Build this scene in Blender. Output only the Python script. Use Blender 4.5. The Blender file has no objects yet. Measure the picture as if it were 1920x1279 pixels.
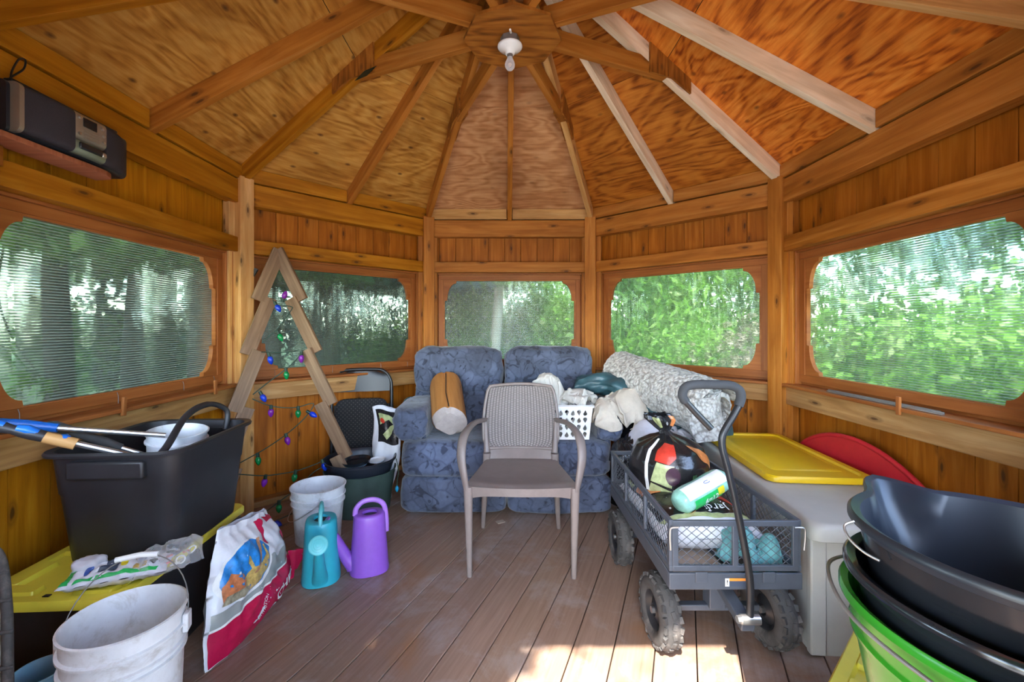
import bpy, bmesh, math, random
from mathutils import Vector, Matrix, noise
S = bpy.context.scene
COL = S.collection
R = math.radians
# ------------------------------------------------------------------ camera
CAMH = 1.2
cam = bpy.data.objects.new('camera', bpy.data.cameras.new('camera'))
COL.objects.link(cam); S.camera = cam
cam.location = (0, 0, CAMH); cam.rotation_euler = (R(90), 0, 0)
cam.data.sensor_width = 36; cam.data.lens = 813/1920*36
cam.data.shift_x = 11/1920; cam.data.shift_y = -27.5/1920
cam.data.clip_start = 0.02
# ------------------------------------------------------------------ world, sun, exposure
S.view_settings.view_transform = 'Standard'; S.view_settings.look = 'None'
S.view_settings.gamma = 1; S.view_settings.use_curve_mapping = False
S.view_settings.exposure = 2.75
W = bpy.data.worlds.new('World'); S.world = W; W.use_nodes = True
wn = W.node_tree.nodes; wl = W.node_tree.links
sky = wn.new('ShaderNodeTexSky'); sky.sky_type = 'NISHITA'; sky.sun_disc = False
sky.sun_elevation = R(50); sky.sun_rotation = R(198); sky.air_density = 1.0; sky.dust_density = 1.2; sky.ozone_density = 1.4
wn['Background'].inputs[1].default_value = 0.42
wl.new(sky.outputs[0], wn['Background'].inputs[0])
sd = bpy.data.lights.new('sun', 'SUN'); sd.energy = 4.4; sd.angle = R(0.6); sd.color = (1.0, 0.95, 0.87)
sun = bpy.data.objects.new('sun', sd); COL.objects.link(sun); sun.location = (-2, -5, 8)
sun.rotation_euler = Vector((-0.195, -0.613, 0.766)).to_track_quat('Z', 'Y').to_euler()

def at(px, py, d):                      # point at depth d seen at photo pixel px, py
    return Vector(((px-949)/813*d, d, CAMH-(py-612)/813*d))

# ------------------------------------------------------------------ materials
def newmat(name):
    m = bpy.data.materials.new(name); m.use_nodes = True
    nt = m.node_tree; b = nt.nodes['Principled BSDF']
    return m, nt, b
def N(nt, t, **k):
    n = nt.nodes.new(t)
    for a, v in k.items(): setattr(n, a, v)
    return n
def L(nt, a, b): nt.links.new(a, b)
def setin(n, **k):
    for a, v in k.items(): n.inputs[a.replace('_', ' ')].default_value = v
def ramp(nt, fac, stops):
    r = N(nt, 'ShaderNodeValToRGB'); e = r.color_ramp.elements
    while len(e) < len(stops): e.new(0.5)
    for i, (p, c) in enumerate(stops):
        e[i].position = p; e[i].color = (*c, 1) if len(c) == 3 else c
    L(nt, fac, r.inputs[0]); return r
def mix(nt, fac, a, b, mode='MIX'):
    m = N(nt, 'ShaderNodeMix', data_type='RGBA', blend_type=mode)
    for s, v in ((m.inputs['Factor'], fac), (m.inputs[6], a), (m.inputs[7], b)):
        if hasattr(v, 'links') or hasattr(v, 'is_linked'): L(nt, v, s)
        elif isinstance(v, (int, float)): s.default_value = v
        else: s.default_value = (*v, 1)
    return m.outputs[2]
def bump(nt, b, h, s, d=0.01):
    n = N(nt, 'ShaderNodeBump'); n.inputs['Strength'].default_value = s; n.inputs['Distance'].default_value = d
    L(nt, h, n.inputs['Height']); L(nt, n.outputs[0], b.inputs['Normal']); return n
def plain(name, c, rough=0.5, metal=0.0, spec=0.5, var=0.12, scale=25, bmp=0.0, coat=0.0, dirt=None, dirt_amt=0.5, bscale=None):
    m, nt, b = newmat(name)
    tc = N(nt, 'ShaderNodeTexCoord')
    ns = N(nt, 'ShaderNodeTexNoise'); setin(ns, Scale=scale, Detail=6.0, Roughness=0.65); L(nt, tc.outputs['Object'], ns.inputs['Vector'])
    lo = tuple(max(0, x*(1-var)) for x in c); hi = tuple(min(1, x*(1+var)) for x in c)
    col = ramp(nt, ns.outputs[0], [(0.3, lo), (0.7, hi)]).outputs[0]
    if dirt:
        n2 = N(nt, 'ShaderNodeTexNoise'); setin(n2, Scale=scale*0.35, Detail=10.0, Roughness=0.75, Distortion=0.6); L(nt, tc.outputs['Object'], n2.inputs['Vector'])
        f = ramp(nt, n2.outputs[0], [(0.52, (0, 0, 0)), (0.72, (dirt_amt,)*3)]).outputs[0]
        col = mix(nt, f, col, dirt)
    L(nt, col, b.inputs['Base Color'])
    setin(b, Roughness=rough, Metallic=metal); b.inputs['Specular IOR Level'].default_value = spec
    b.inputs['Coat Weight'].default_value = coat
    if bmp:
        n3 = N(nt, 'ShaderNodeTexNoise'); setin(n3, Scale=bscale or scale*4, Detail=4.0); L(nt, tc.outputs['Object'], n3.inputs['Vector'])
        bump(nt, b, n3.outputs[0], bmp, 0.004)
    return m
def wood(name, dark, mid, light, rough=0.5, gu=1.6, gv=30, knot=0.85, knot_col=(0.06, 0.02, 0.008), stain=0.35, spec=0.22, tintamt=0.45):
    m, nt, b = newmat(name)
    uv = N(nt, 'ShaderNodeUVMap')
    mp = N(nt, 'ShaderNodeMapping'); mp.inputs['Scale'].default_value = (gu, gv, 1); L(nt, uv.outputs[0], mp.inputs[0])
    big = N(nt, 'ShaderNodeMapping'); big.inputs['Scale'].default_value = (1.6, 7, 1); L(nt, uv.outputs[0], big.inputs[0])
    n1 = N(nt, 'ShaderNodeTexNoise'); setin(n1, Scale=1.0, Detail=7.0, Roughness=0.62, Distortion=0.7); L(nt, mp.outputs[0], n1.inputs['Vector'])
    n2 = N(nt, 'ShaderNodeTexNoise'); setin(n2, Scale=1.0, Detail=3.0, Roughness=0.5, Distortion=1.2); L(nt, big.outputs[0], n2.inputs['Vector'])
    c = ramp(nt, n1.outputs[0], [(0.22, dark), (0.5, mid), (0.78, light)]).outputs[0]
    c2 = ramp(nt, n2.outputs[0], [(0.32, (0.74, 0.68, 0.6)), (0.66, (1.12, 1.12, 1.1))]).outputs[0]
    c = mix(nt, 0.8, c, c2, 'MULTIPLY')
    # knots
    km = N(nt, 'ShaderNodeMapping'); km.inputs['Scale'].default_value = (3.1, 9.5, 1); L(nt, uv.outputs[0], km.inputs[0])
    kn = N(nt, 'ShaderNodeTexVoronoi'); setin(kn, Scale=1.0, Randomness=1.0); kn.voronoi_dimensions = '2D'
    kd = N(nt, 'ShaderNodeTexNoise'); setin(kd, Scale=2.2, Detail=2.0); L(nt, km.outputs[0], kd.inputs['Vector'])
    ad = N(nt, 'ShaderNodeMix', data_type='VECTOR'); ad.inputs[0].default_value = 0.12
    L(nt, km.outputs[0], ad.inputs[4]); L(nt, kd.outputs[1], ad.inputs[5]); L(nt, ad.outputs[1], kn.inputs['Vector'])
    rk = ramp(nt, kn.outputs['Distance'], [(0.035, (knot,)*3), (0.075, (knot*0.35,)*3), (0.10, (knot*0.45,)*3), (0.16, (0, 0, 0))])
    # only some cells carry a knot
    sx = N(nt, 'ShaderNodeSeparateColor'); L(nt, kn.outputs['Color'], sx.inputs[0])
    gt = N(nt, 'ShaderNodeMath', operation='GREATER_THAN'); gt.inputs[1].default_value = 0.55; L(nt, sx.outputs[0], gt.inputs[0])
    kf = N(nt, 'ShaderNodeMath', operation='MULTIPLY'); L(nt, rk.outputs[0], kf.inputs[0]); L(nt, gt.outputs[0], kf.inputs[1])
    c = mix(nt, kf.outputs[0], c, knot_col)
    at_ = N(nt, 'ShaderNodeVertexColor'); at_.layer_name = 'tint'
    c = mix(nt, tintamt, c, at_.outputs[0], 'MULTIPLY')
    L(nt, c, b.inputs['Base Color']); setin(b, Roughness=rough); b.inputs['Specular IOR Level'].default_value = spec
    bump(nt, b, n1.outputs[0], 0.25, 0.003)
    return m
def plywood(name, dark, mid, light, knots=0.7):
    m, nt, b = newmat(name)
    uv = N(nt, 'ShaderNodeUVMap')
    mp = N(nt, 'ShaderNodeMapping'); mp.inputs['Scale'].default_value = (1.0, 2.9, 1); L(nt, uv.outputs[0], mp.inputs[0])
    n0 = N(nt, 'ShaderNodeTexNoise'); setin(n0, Scale=0.9, Detail=3.0, Distortion=0.5); L(nt, mp.outputs[0], n0.inputs['Vector'])
    ml = N(nt, 'ShaderNodeMath', operation='MULTIPLY'); ml.inputs[1].default_value = 95.0; L(nt, n0.outputs[0], ml.inputs[0])
    sn = N(nt, 'ShaderNodeMath', operation='SINE'); L(nt, ml.outputs[0], sn.inputs[0])
    fine = N(nt, 'ShaderNodeMapping'); fine.inputs['Scale'].default_value = (5, 42, 1); L(nt, uv.outputs[0], fine.inputs[0])
    n1 = N(nt, 'ShaderNodeTexNoise'); setin(n1, Scale=1.0, Detail=5.0, Roughness=0.6); L(nt, fine.outputs[0], n1.inputs['Vector'])
    a1 = N(nt, 'ShaderNodeMath', operation='MULTIPLY_ADD'); a1.inputs[1].default_value = 0.13; L(nt, sn.outputs[0], a1.inputs[0]); L(nt, n1.outputs[0], a1.inputs[2])
    c = ramp(nt, a1.outputs[0], [(0.22, dark), (0.48, mid), (0.72, light)]).outputs[0]
    n2 = N(nt, 'ShaderNodeTexNoise'); setin(n2, Scale=2.6, Detail=4.0, Roughness=0.6, Distortion=0.6); L(nt, uv.outputs[0], n2.inputs['Vector'])
    c2 = ramp(nt, n2.outputs[0], [(0.32, (0.72, 0.66, 0.6)), (0.6, (1.08, 1.06, 1.05))]).outputs[0]
    c = mix(nt, 0.75, c, c2, 'MULTIPLY')
    kn = N(nt, 'ShaderNodeTexVoronoi'); setin(kn, Scale=3.2, Randomness=1.0); kn.voronoi_dimensions = '2D'
    km = N(nt, 'ShaderNodeMapping'); km.inputs['Scale'].default_value = (1, 1.7, 1); L(nt, uv.outputs[0], km.inputs[0]); L(nt, km.outputs[0], kn.inputs['Vector'])
    rk = ramp(nt, kn.outputs['Distance'], [(0.0, (knots,)*3), (0.05, (knots*0.5,)*3), (0.075, (0, 0, 0))])
    sx = N(nt, 'ShaderNodeSeparateColor'); L(nt, kn.outputs['Color'], sx.inputs[0])
    gt = N(nt, 'ShaderNodeMath', operation='GREATER_THAN'); gt.inputs[1].default_value = 0.35; L(nt, sx.outputs[0], gt.inputs[0])
    kf = N(nt, 'ShaderNodeMath', operation='MULTIPLY'); L(nt, rk.outputs[0], kf.inputs[0]); L(nt, gt.outputs[0], kf.inputs[1])
    c = mix(nt, kf.outputs[0], c, (0.07, 0.025, 0.01))
    L(nt, c, b.inputs['Base Color']); setin(b, Roughness=0.6); b.inputs['Specular IOR Level'].default_value = 0.25
    bump(nt, b, n1.outputs[0], 0.15, 0.002)
    return m

M = {}
M['wall'] = wood('stained_cedar_boards', (0.26, 0.066, 0.004), (0.43, 0.130, 0.009), (0.56, 0.205, 0.030))
M['wall_left'] = wood('yellowish_cedar_boards', (0.38, 0.12, 0.004), (0.58, 0.215, 0.006), (0.70, 0.32, 0.018))
M['rail'] = wood('fir_framing', (0.28, 0.085, 0.010), (0.45, 0.16, 0.023), (0.60, 0.27, 0.065), gv=26)
M['rail_left'] = wood('yellowish_fir_framing', (0.28, 0.09, 0.004), (0.45, 0.165, 0.007), (0.58, 0.26, 0.022), gv=26)
M['rafter'] = wood('fir_rafters', (0.46, 0.20, 0.05), (0.68, 0.37, 0.13), (0.82, 0.54, 0.26), gv=24)
M['rafter_lit'] = wood('lit_pale_rafters', (0.66, 0.46, 0.28), (0.86, 0.68, 0.48), (0.92, 0.82, 0.66), gv=22, knot=0.5)  # paler copy of the fir rafters, strong light put into the colour
M['frame'] = wood('stained_window_frame', (0.26, 0.075, 0.02), (0.36, 0.12, 0.032), (0.44, 0.17, 0.05), gv=30, knot=0.0, rough=0.42)
M['grey_plank'] = wood('weathered_plank', (0.16, 0.10, 0.065), (0.27, 0.17, 0.11), (0.40, 0.27, 0.18), gv=34, knot=0.3)
M['ply_orange'] = plywood('orange_plywood', (0.25, 0.045, 0.004), (0.64, 0.175, 0.015), (0.78, 0.28, 0.04))
M['hub_ply'] = plywood('dark_hub_plywood', (0.13, 0.04, 0.005), (0.30, 0.10, 0.012), (0.40, 0.15, 0.022), knots=0.6)
M['ply_yellow'] = plywood('golden_plywood', (0.32, 0.12, 0.016), (0.50, 0.225, 0.036), (0.60, 0.31, 0.07), knots=0.9)
M['ply_pink'] = plywood('pale_pink_plywood', (0.38, 0.15, 0.05), (0.54, 0.25, 0.10), (0.64, 0.34, 0.16), knots=0.3)
M['ply_brown'] = plywood('brown_plywood', (0.18, 0.042, 0.004), (0.46, 0.14, 0.014), (0.58, 0.21, 0.028), knots=0.5)
M['shelf'] = wood('reddish_shelf_plywood', (0.22, 0.065, 0.035), (0.34, 0.115, 0.06), (0.46, 0.18, 0.10), gv=60, knot=0.0)
M['dirty_rail'] = wood('water_stained_rail', (0.28, 0.14, 0.06), (0.50, 0.27, 0.10), (0.66, 0.44, 0.22), gv=24)

def floor_mat():
    m, nt, b = newmat('worn_painted_deck')
    uv = N(nt, 'ShaderNodeUVMap'); tc = N(nt, 'ShaderNodeTexCoord')
    mp = N(nt, 'ShaderNodeMapping'); mp.inputs['Scale'].default_value = (3, 60, 1); L(nt, uv.outputs[0], mp.inputs[0])
    n1 = N(nt, 'ShaderNodeTexNoise'); setin(n1, Scale=1.0, Detail=5.0, Roughness=0.6); L(nt, mp.outputs[0], n1.inputs['Vector'])
    n2 = N(nt, 'ShaderNodeTexNoise'); setin(n2, Scale=3.0, Detail=9.0, Roughness=0.7, Distortion=0.5); L(nt, tc.outputs['Object'], n2.inputs['Vector'])
    c = ramp(nt, n1.outputs[0], [(0.3, (0.24, 0.15, 0.105)), (0.7, (0.34, 0.225, 0.165))]).outputs[0]
    f = ramp(nt, n2.outputs[0], [(0.5, (0, 0, 0)), (0.68, (0.55,)*3)]).outputs[0]
    c = mix(nt, f, c, (0.44, 0.40, 0.40))
    n3 = N(nt, 'ShaderNodeTexNoise'); setin(n3, Scale=1.9, Detail=6.0, Roughness=0.7, Distortion=1.0); L(nt, tc.outputs['Object'], n3.inputs['Vector'])
    f3 = ramp(nt, n3.outputs[0], [(0.55, (0, 0, 0)), (0.7, (0.6,)*3)]).outputs[0]
    c = mix(nt, f3, c, (0.33, 0.16, 0.07))
    at_ = N(nt, 'ShaderNodeVertexColor'); at_.layer_name = 'tint'
    c = mix(nt, 0.4, c, at_.outputs[0], 'MULTIPLY')
    L(nt, c, b.inputs['Base Color']); setin(b, Roughness=0.52); b.inputs['Specular IOR Level'].default_value = 0.4
    bump(nt, b, n1.outputs[0], 0.2, 0.002)
    return m
M['floor'] = floor_mat()
def pane_mat():
    m, nt, b = newmat('ribbed_clear_plastic'); nt.nodes.remove(b)
    out = nt.nodes['Material Output']; tc = N(nt, 'ShaderNodeTexCoord')
    sp = N(nt, 'ShaderNodeSeparateXYZ'); L(nt, tc.outputs['Object'], sp.inputs[0])
    ml = N(nt, 'ShaderNodeMath', operation='MULTIPLY'); ml.inputs[1].default_value = 2*math.pi/0.0115; L(nt, sp.outputs[2], ml.inputs[0])
    sn = N(nt, 'ShaderNodeMath', operation='SINE'); L(nt, ml.outputs[0], sn.inputs[0])
    bp = N(nt, 'ShaderNodeBump'); bp.inputs['Strength'].default_value = 0.30; bp.inputs['Distance'].default_value = 0.0012; L(nt, sn.outputs[0], bp.inputs['Height'])
    tr = N(nt, 'ShaderNodeBsdfTransparent'); tr.inputs[0].default_value = (0.70, 0.79, 0.73, 1)
    rf = N(nt, 'ShaderNodeBsdfRefraction'); rf.inputs['Color'].default_value = (0.74, 0.84, 0.78, 1); rf.inputs['IOR'].default_value = 1.2; rf.inputs['Roughness'].default_value = 0.03
    L(nt, bp.outputs[0], rf.inputs['Normal'])
    m1 = N(nt, 'ShaderNodeMixShader'); m1.inputs[0].default_value = 0.42; L(nt, tr.outputs[0], m1.inputs[1]); L(nt, rf.outputs[0], m1.inputs[2])
    tl = N(nt, 'ShaderNodeBsdfTranslucent'); tl.inputs[0].default_value = (0.24, 0.28, 0.27, 1)
    df = N(nt, 'ShaderNodeBsdfDiffuse'); df.inputs[0].default_value = (0.30, 0.33, 0.33, 1)
    m0 = N(nt, 'ShaderNodeMixShader'); m0.inputs[0].default_value = 0.35; L(nt, tl.outputs[0], m0.inputs[1]); L(nt, df.outputs[0], m0.inputs[2])
    rp = ramp(nt, sn.outputs[0], [(0.40, (0.03,)*3), (0.95, (0.36,)*3)])
    mr = N(nt, 'ShaderNodeMath', operation='MULTIPLY_ADD'); mr.inputs[1].default_value = 0.5; mr.inputs[2].default_value = 0.5; L(nt, sn.outputs[0], mr.inputs[0]); L(nt, mr.outputs[0], rp.inputs[0])
    m2 = N(nt, 'ShaderNodeMixShader'); L(nt, rp.outputs[0], m2.inputs[0]); L(nt, m1.outputs[0], m2.inputs[1]); L(nt, m0.outputs[0], m2.inputs[2])
    gl = N(nt, 'ShaderNodeBsdfGlossy'); gl.inputs['Roughness'].default_value = 0.25; L(nt, bp.outputs[0], gl.inputs['Normal'])
    m3 = N(nt, 'ShaderNodeMixShader'); m3.inputs[0].default_value = 0.05; L(nt, m2.outputs[0], m3.inputs[1]); L(nt, gl.outputs[0], m3.inputs[2])
    L(nt, m3.outputs[0], out.inputs[0]); return m
M['pane'] = pane_mat()
def clear_mat(name, col=(0.95, 0.96, 0.97), a=0.25, rough=0.12):
    m, nt, b = newmat(name); nt.nodes.remove(b); out = nt.nodes['Material Output']
    tr = N(nt, 'ShaderNodeBsdfTransparent'); tr.inputs[0].default_value = (*col, 1)
    g = N(nt, 'ShaderNodeBsdfPrincipled'); g.inputs['Base Color'].default_value = (*col, 1); g.inputs['Roughness'].default_value = rough
    fr = N(nt, 'ShaderNodeLayerWeight'); fr.inputs[0].default_value = 0.35
    ma = N(nt, 'ShaderNodeMath', operation='MULTIPLY_ADD'); ma.inputs[1].default_value = 0.6; ma.inputs[2].default_value = a; L(nt, fr.outputs['Facing'], ma.inputs[0])
    x = N(nt, 'ShaderNodeMixShader'); L(nt, ma.outputs[0], x.inputs[0]); L(nt, tr.outputs[0], x.inputs[1]); L(nt, g.outputs[0], x.inputs[2])
    L(nt, x.outputs[0], out.inputs[0]); return m
M['film'] = clear_mat('clear_crinkled_film', a=0.16)
M['glass'] = clear_mat('bulb_glass', a=0.22, rough=0.05)
def leafmat(name, c1, c2, c3=None):
    m, nt, b = newmat(name)
    g = N(nt, 'ShaderNodeNewGeometry')
    r = ramp(nt, g.outputs['Random Per Island'], [(0.0, c1), (0.75, c2), (1.0, c3 or c2)])
    L(nt, r.outputs[0], b.inputs['Base Color']); setin(b, Roughness=0.55)
    tl = N(nt, 'ShaderNodeBsdfTranslucent'); L(nt, r.outputs[0], tl.inputs[0])
    x = N(nt, 'ShaderNodeMixShader'); x.inputs[0].default_value = 0.35; L(nt, b.outputs[0], x.inputs[1]); L(nt, tl.outputs[0], x.inputs[2])
    L(nt, x.outputs[0], nt.nodes['Material Output'].inputs[0]); return m
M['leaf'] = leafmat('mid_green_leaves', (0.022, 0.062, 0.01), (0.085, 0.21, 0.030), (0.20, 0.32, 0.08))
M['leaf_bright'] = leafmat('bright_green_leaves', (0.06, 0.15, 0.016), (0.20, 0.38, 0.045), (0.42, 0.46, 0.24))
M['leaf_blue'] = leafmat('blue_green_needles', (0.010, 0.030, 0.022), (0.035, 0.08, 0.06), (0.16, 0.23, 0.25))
M['flower'] = leafmat('pale_pink_blossom', (0.24, 0.16, 0.13), (0.36, 0.28, 0.24), (0.46, 0.4, 0.36))
M['bark'] = plain('grey_bark', (0.028, 0.022, 0.020), 0.9, var=0.4, scale=8, bmp=0.6)
M['pale_bark'] = plain('pale_bark', (0.42, 0.36, 0.30), 0.85, var=0.3, scale=8, bmp=0.4)
M['lawn'] = plain('dark_grass_and_litter', (0.05, 0.075, 0.025), 0.95, var=0.5, scale=6)
M['gravel'] = plain('pale_gravel', (0.55, 0.53, 0.49), 0.9, var=0.25, scale=12, bmp=0.4)
# fabrics and plastics
def sofa_mat():
    m, nt, b = newmat('floral_velour')
    tc = N(nt, 'ShaderNodeTexCoord')
    n0 = N(nt, 'ShaderNodeTexNoise'); setin(n0, Scale=6.0, Detail=2.0); L(nt, tc.outputs['Object'], n0.inputs['Vector'])
    ad = N(nt, 'ShaderNodeMix', data_type='VECTOR'); ad.inputs[0].default_value = 0.12; L(nt, tc.outputs['Object'], ad.inputs[4]); L(nt, n0.outputs[1], ad.inputs[5])
    v = N(nt, 'ShaderNodeTexVoronoi'); v.feature = 'DISTANCE_TO_EDGE'; setin(v, Scale=11.0); L(nt, ad.outputs[1], v.inputs['Vector'])
    v2 = N(nt, 'ShaderNodeTexVoronoi'); setin(v2, Scale=11.0); L(nt, ad.outputs[1], v2.inputs['Vector'])
    w = N(nt, 'ShaderNodeTexNoise'); setin(w, Scale=11.0, Detail=1.5, Distortion=2.2); L(nt, tc.outputs['Object'], w.inputs['Vector'])
    n1 = N(nt, 'ShaderNodeTexNoise'); setin(n1, Scale=4.0, Detail=5.0, Roughness=0.7); L(nt, tc.outputs['Object'], n1.inputs['Vector'])
    base = ramp(nt, n1.outputs[0], [(0.3, (0.036, 0.045, 0.072)), (0.7, (0.10, 0.128, 0.205))]).outputs[0]
    sc = N(nt, 'ShaderNodeSeparateColor'); L(nt, v2.outputs['Color'], sc.inputs[0])
    cell = ramp(nt, sc.outputs[0], [(0.0, (0.62, 0.62, 0.66)), (1.0, (1.25, 1.25, 1.25))]).outputs[0]
    c = mix(nt, 0.55, base, cell, 'MULTIPLY')
    edge = ramp(nt, v.outputs[0], [(0.0, (0.22, 0.22, 0.28)), (0.03, (0.5, 0.5, 0.56)), (0.08, (1, 1, 1))]).outputs[0]
    c = mix(nt, 0.45, c, edge, 'MULTIPLY')
    wv = ramp(nt, w.outputs[0], [(0.36, (0.22, 0.24, 0.32)), (0.41, (1, 1, 1)), (0.7, (1.1, 1.1, 1.12))]).outputs[0]
    c = mix(nt, 0.85, c, wv, 'MULTIPLY')
    L(nt, c, b.inputs['Base Color']); setin(b, Roughness=0.8); b.inputs['Sheen Weight'].default_value = 0.3; b.inputs['Sheen Roughness'].default_value = 0.5
    bump(nt, b, w.outputs[0], 0.2, 0.003); return m
M['sofa'] = sofa_mat()
M['taupe'] = plain('taupe_plastic', (0.20, 0.158, 0.142), 0.45, var=0.08, scale=14, dirt=(0.33, 0.30, 0.27), dirt_amt=0.25)
def weave_mat():
    m, nt, b = newmat('taupe_rattan_weave')
    uv = N(nt, 'ShaderNodeUVMap'); 
    br = N(nt, 'ShaderNodeTexBrick'); br.offset = 0.5; br.inputs['Scale'].default_value = 1.0
    br.inputs['Color1'].default_value = (1, 1, 1, 1); br.inputs['Color2'].default_value = (0.85, 0.85, 0.85, 1); br.inputs['Mortar'].default_value = (0, 0, 0, 1)
    br.inputs['Mortar Size'].default_value = 0.16; br.inputs['Mortar Smooth'].default_value = 0.7; br.inputs['Brick Width'].default_value = 1.0; br.inputs['Row Height'].default_value = 1.0
    mp = N(nt, 'ShaderNodeMapping'); mp.inputs['Rotation'].default_value = (0, 0, R(90)); mp.inputs['Scale'].default_value = (23, 34, 1)
    L(nt, uv.outputs[0], mp.inputs[0]); L(nt, mp.outputs[0], br.inputs['Vector'])
    c = ramp(nt, br.outputs[0], [(0.0, (0.05, 0.039, 0.035)), (0.5, (0.16, 0.126, 0.112)), (1.0, (0.24, 0.195, 0.175))]).outputs[0]
    L(nt, c, b.inputs['Base Color']); setin(b, Roughness=0.45); bump(nt, b, br.outputs[0], 0.8, 0.003); return m
M['weave'] = weave_mat()
M['black_plastic'] = plain('dusty_black_plastic', (0.022, 0.021, 0.024), 0.42, var=0.3, scale=6, dirt=(0.10, 0.095, 0.09), dirt_amt=0.35)
M['black_gloss'] = plain('glossy_black_plastic', (0.014, 0.016, 0.02), 0.16, var=0.1, scale=5, spec=0.6)
M['black_satin'] = plain('satin_black_plastic', (0.018, 0.022, 0.031), 0.33, var=0.15, scale=5)
M['black_metal'] = plain('black_powder_coat', (0.017, 0.018, 0.021), 0.35, var=0.1)
M['slate_metal'] = plain('slate_powder_coat', (0.075, 0.085, 0.105), 0.4, var=0.1)
M['rubber'] = plain('dusty_rubber', (0.055, 0.052, 0.050), 0.8, var=0.3, scale=18, dirt=(0.28, 0.24, 0.21), dirt_amt=0.55, bmp=0.2)
M['foam'] = plain('foam_grip', (0.035, 0.037, 0.042), 0.85, var=0.1)
M['steel'] = plain('zinc_steel', (0.6, 0.6, 0.6), 0.3, metal=0.9, var=0.1)
M['grey_metal'] = plain('galvanised_box', (0.22, 0.21, 0.2), 0.5, metal=0.6)
M['porcelain'] = plain('white_porcelain', (0.78, 0.78, 0.76), 0.2, var=0.03)
M['white'] = plain('white_bucket_plastic', (0.72, 0.73, 0.75), 0.35, var=0.06, scale=26, dirt=(0.36, 0.30, 0.24), dirt_amt=0.75)
M['white_clean'] = plain('white_plastic', (0.82, 0.82, 0.81), 0.35, var=0.03)
M['teal'] = plain('teal_plastic', (0.03, 0.40, 0.50), 0.35, var=0.06)
M['teal_light'] = plain('light_teal_plastic', (0.14, 0.58, 0.62), 0.35, var=0.05)
M['purple'] = plain('purple_plastic', (0.26, 0.09, 0.52), 0.38, var=0.06)
M['purple_light'] = plain('light_purple_plastic', (0.38, 0.17, 0.62), 0.38, var=0.06)
M['yellow'] = plain('yellow_lid_plastic', (0.80, 0.68, 0.06), 0.4, var=0.06, scale=8, dirt=(0.5, 0.42, 0.1), dirt_amt=0.2)
M['amber'] = plain('amber_lid_plastic', (0.80, 0.50, 0.01), 0.38, var=0.06, scale=8)
M['red'] = plain('red_plastic', (0.55, 0.02, 0.03), 0.4, var=0.08)
M['green'] = plain('green_plastic', (0.03, 0.26, 0.016), 0.25, var=0.06, scale=5, spec=0.6)
M['beige'] = plain('beige_resin', (0.47, 0.45, 0.41), 0.5, var=0.07, scale=7, dirt=(0.5, 0.42, 0.32), dirt_amt=0.3)
M['bin_green'] = plain('dark_green_bin', (0.045, 0.075, 0.062), 0.5, var=0.15, scale=9)
M['navy'] = plain('navy_grey_plastic', (0.06, 0.075, 0.11), 0.4, var=0.1)
M['cream_cloth'] = plain('cream_cloth', (0.58, 0.55, 0.50), 0.9, var=0.1, scale=9, bmp=0.3, dirt=(0.30, 0.22, 0.15), dirt_amt=0.35)
M['beige_cloth'] = plain('beige_cloth', (0.50, 0.44, 0.36), 0.9, var=0.15, scale=9, bmp=0.3, dirt=(0.16, 0.11, 0.08), dirt_amt=0.65)
M['white_cloth'] = plain('lilac_white_cloth', (0.60, 0.58, 0.62), 0.9, var=0.06, bmp=0.2)
def rug_mat():
    m, nt, b = newmat('nubby_cream_wool'); tc = N(nt, 'ShaderNodeTexCoord')
    n0 = N(nt, 'ShaderNodeTexNoise'); setin(n0, Scale=30.0, Detail=2.0); L(nt, tc.outputs['Object'], n0.inputs['Vector'])
    ad = N(nt, 'ShaderNodeMix', data_type='VECTOR'); ad.inputs[0].default_value = 0.035; L(nt, tc.outputs['Object'], ad.inputs[4]); L(nt, n0.outputs[1], ad.inputs[5])
    v = N(nt, 'ShaderNodeTexVoronoi'); setin(v, Scale=48.0); L(nt, ad.outputs[1], v.inputs['Vector'])
    c = ramp(nt, v.outputs['Distance'], [(0.15, (0.62, 0.60, 0.56)), (0.5, (0.50, 0.475, 0.44)), (0.8, (0.26, 0.235, 0.21))]).outputs[0]
    L(nt, c, b.inputs['Base Color']); setin(b, Roughness=0.95); b.inputs['Sheen Weight'].default_value = 0.3
    iv = N(nt, 'ShaderNodeMath', operation='SUBTRACT'); iv.inputs[0].default_value = 1.0; L(nt, v.outputs['Distance'], iv.inputs[1])
    bump(nt, b, iv.outputs[0], 1.0, 0.012); return m
M['rug'] = rug_mat()
M['tarp'] = plain('dark_teal_tarp', (0.035, 0.085, 0.10), 0.38, var=0.3, scale=12, bmp=0.4)
M['teal_cloth'] = plain('turquoise_cloth', (0.16, 0.42, 0.44), 0.9, var=0.15, bmp=0.5)
M['black_bag'] = plain('black_film', (0.012, 0.012, 0.014), 0.2, var=0.2)
M['cardboard'] = plain('brown_cardboard', (0.42, 0.33, 0.26), 0.8, var=0.1)
M['log'] = wood('orange_log_bark', (0.26, 0.10, 0.028), (0.45, 0.20, 0.06), (0.58, 0.30, 0.11), gv=14, gu=1.5, knot=0.6)
M['log_end'] = plain('grey_cut_log_end', (0.42, 0.36, 0.33), 0.8, var=0.12, scale=30)
M['seat_dots'] = None
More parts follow.
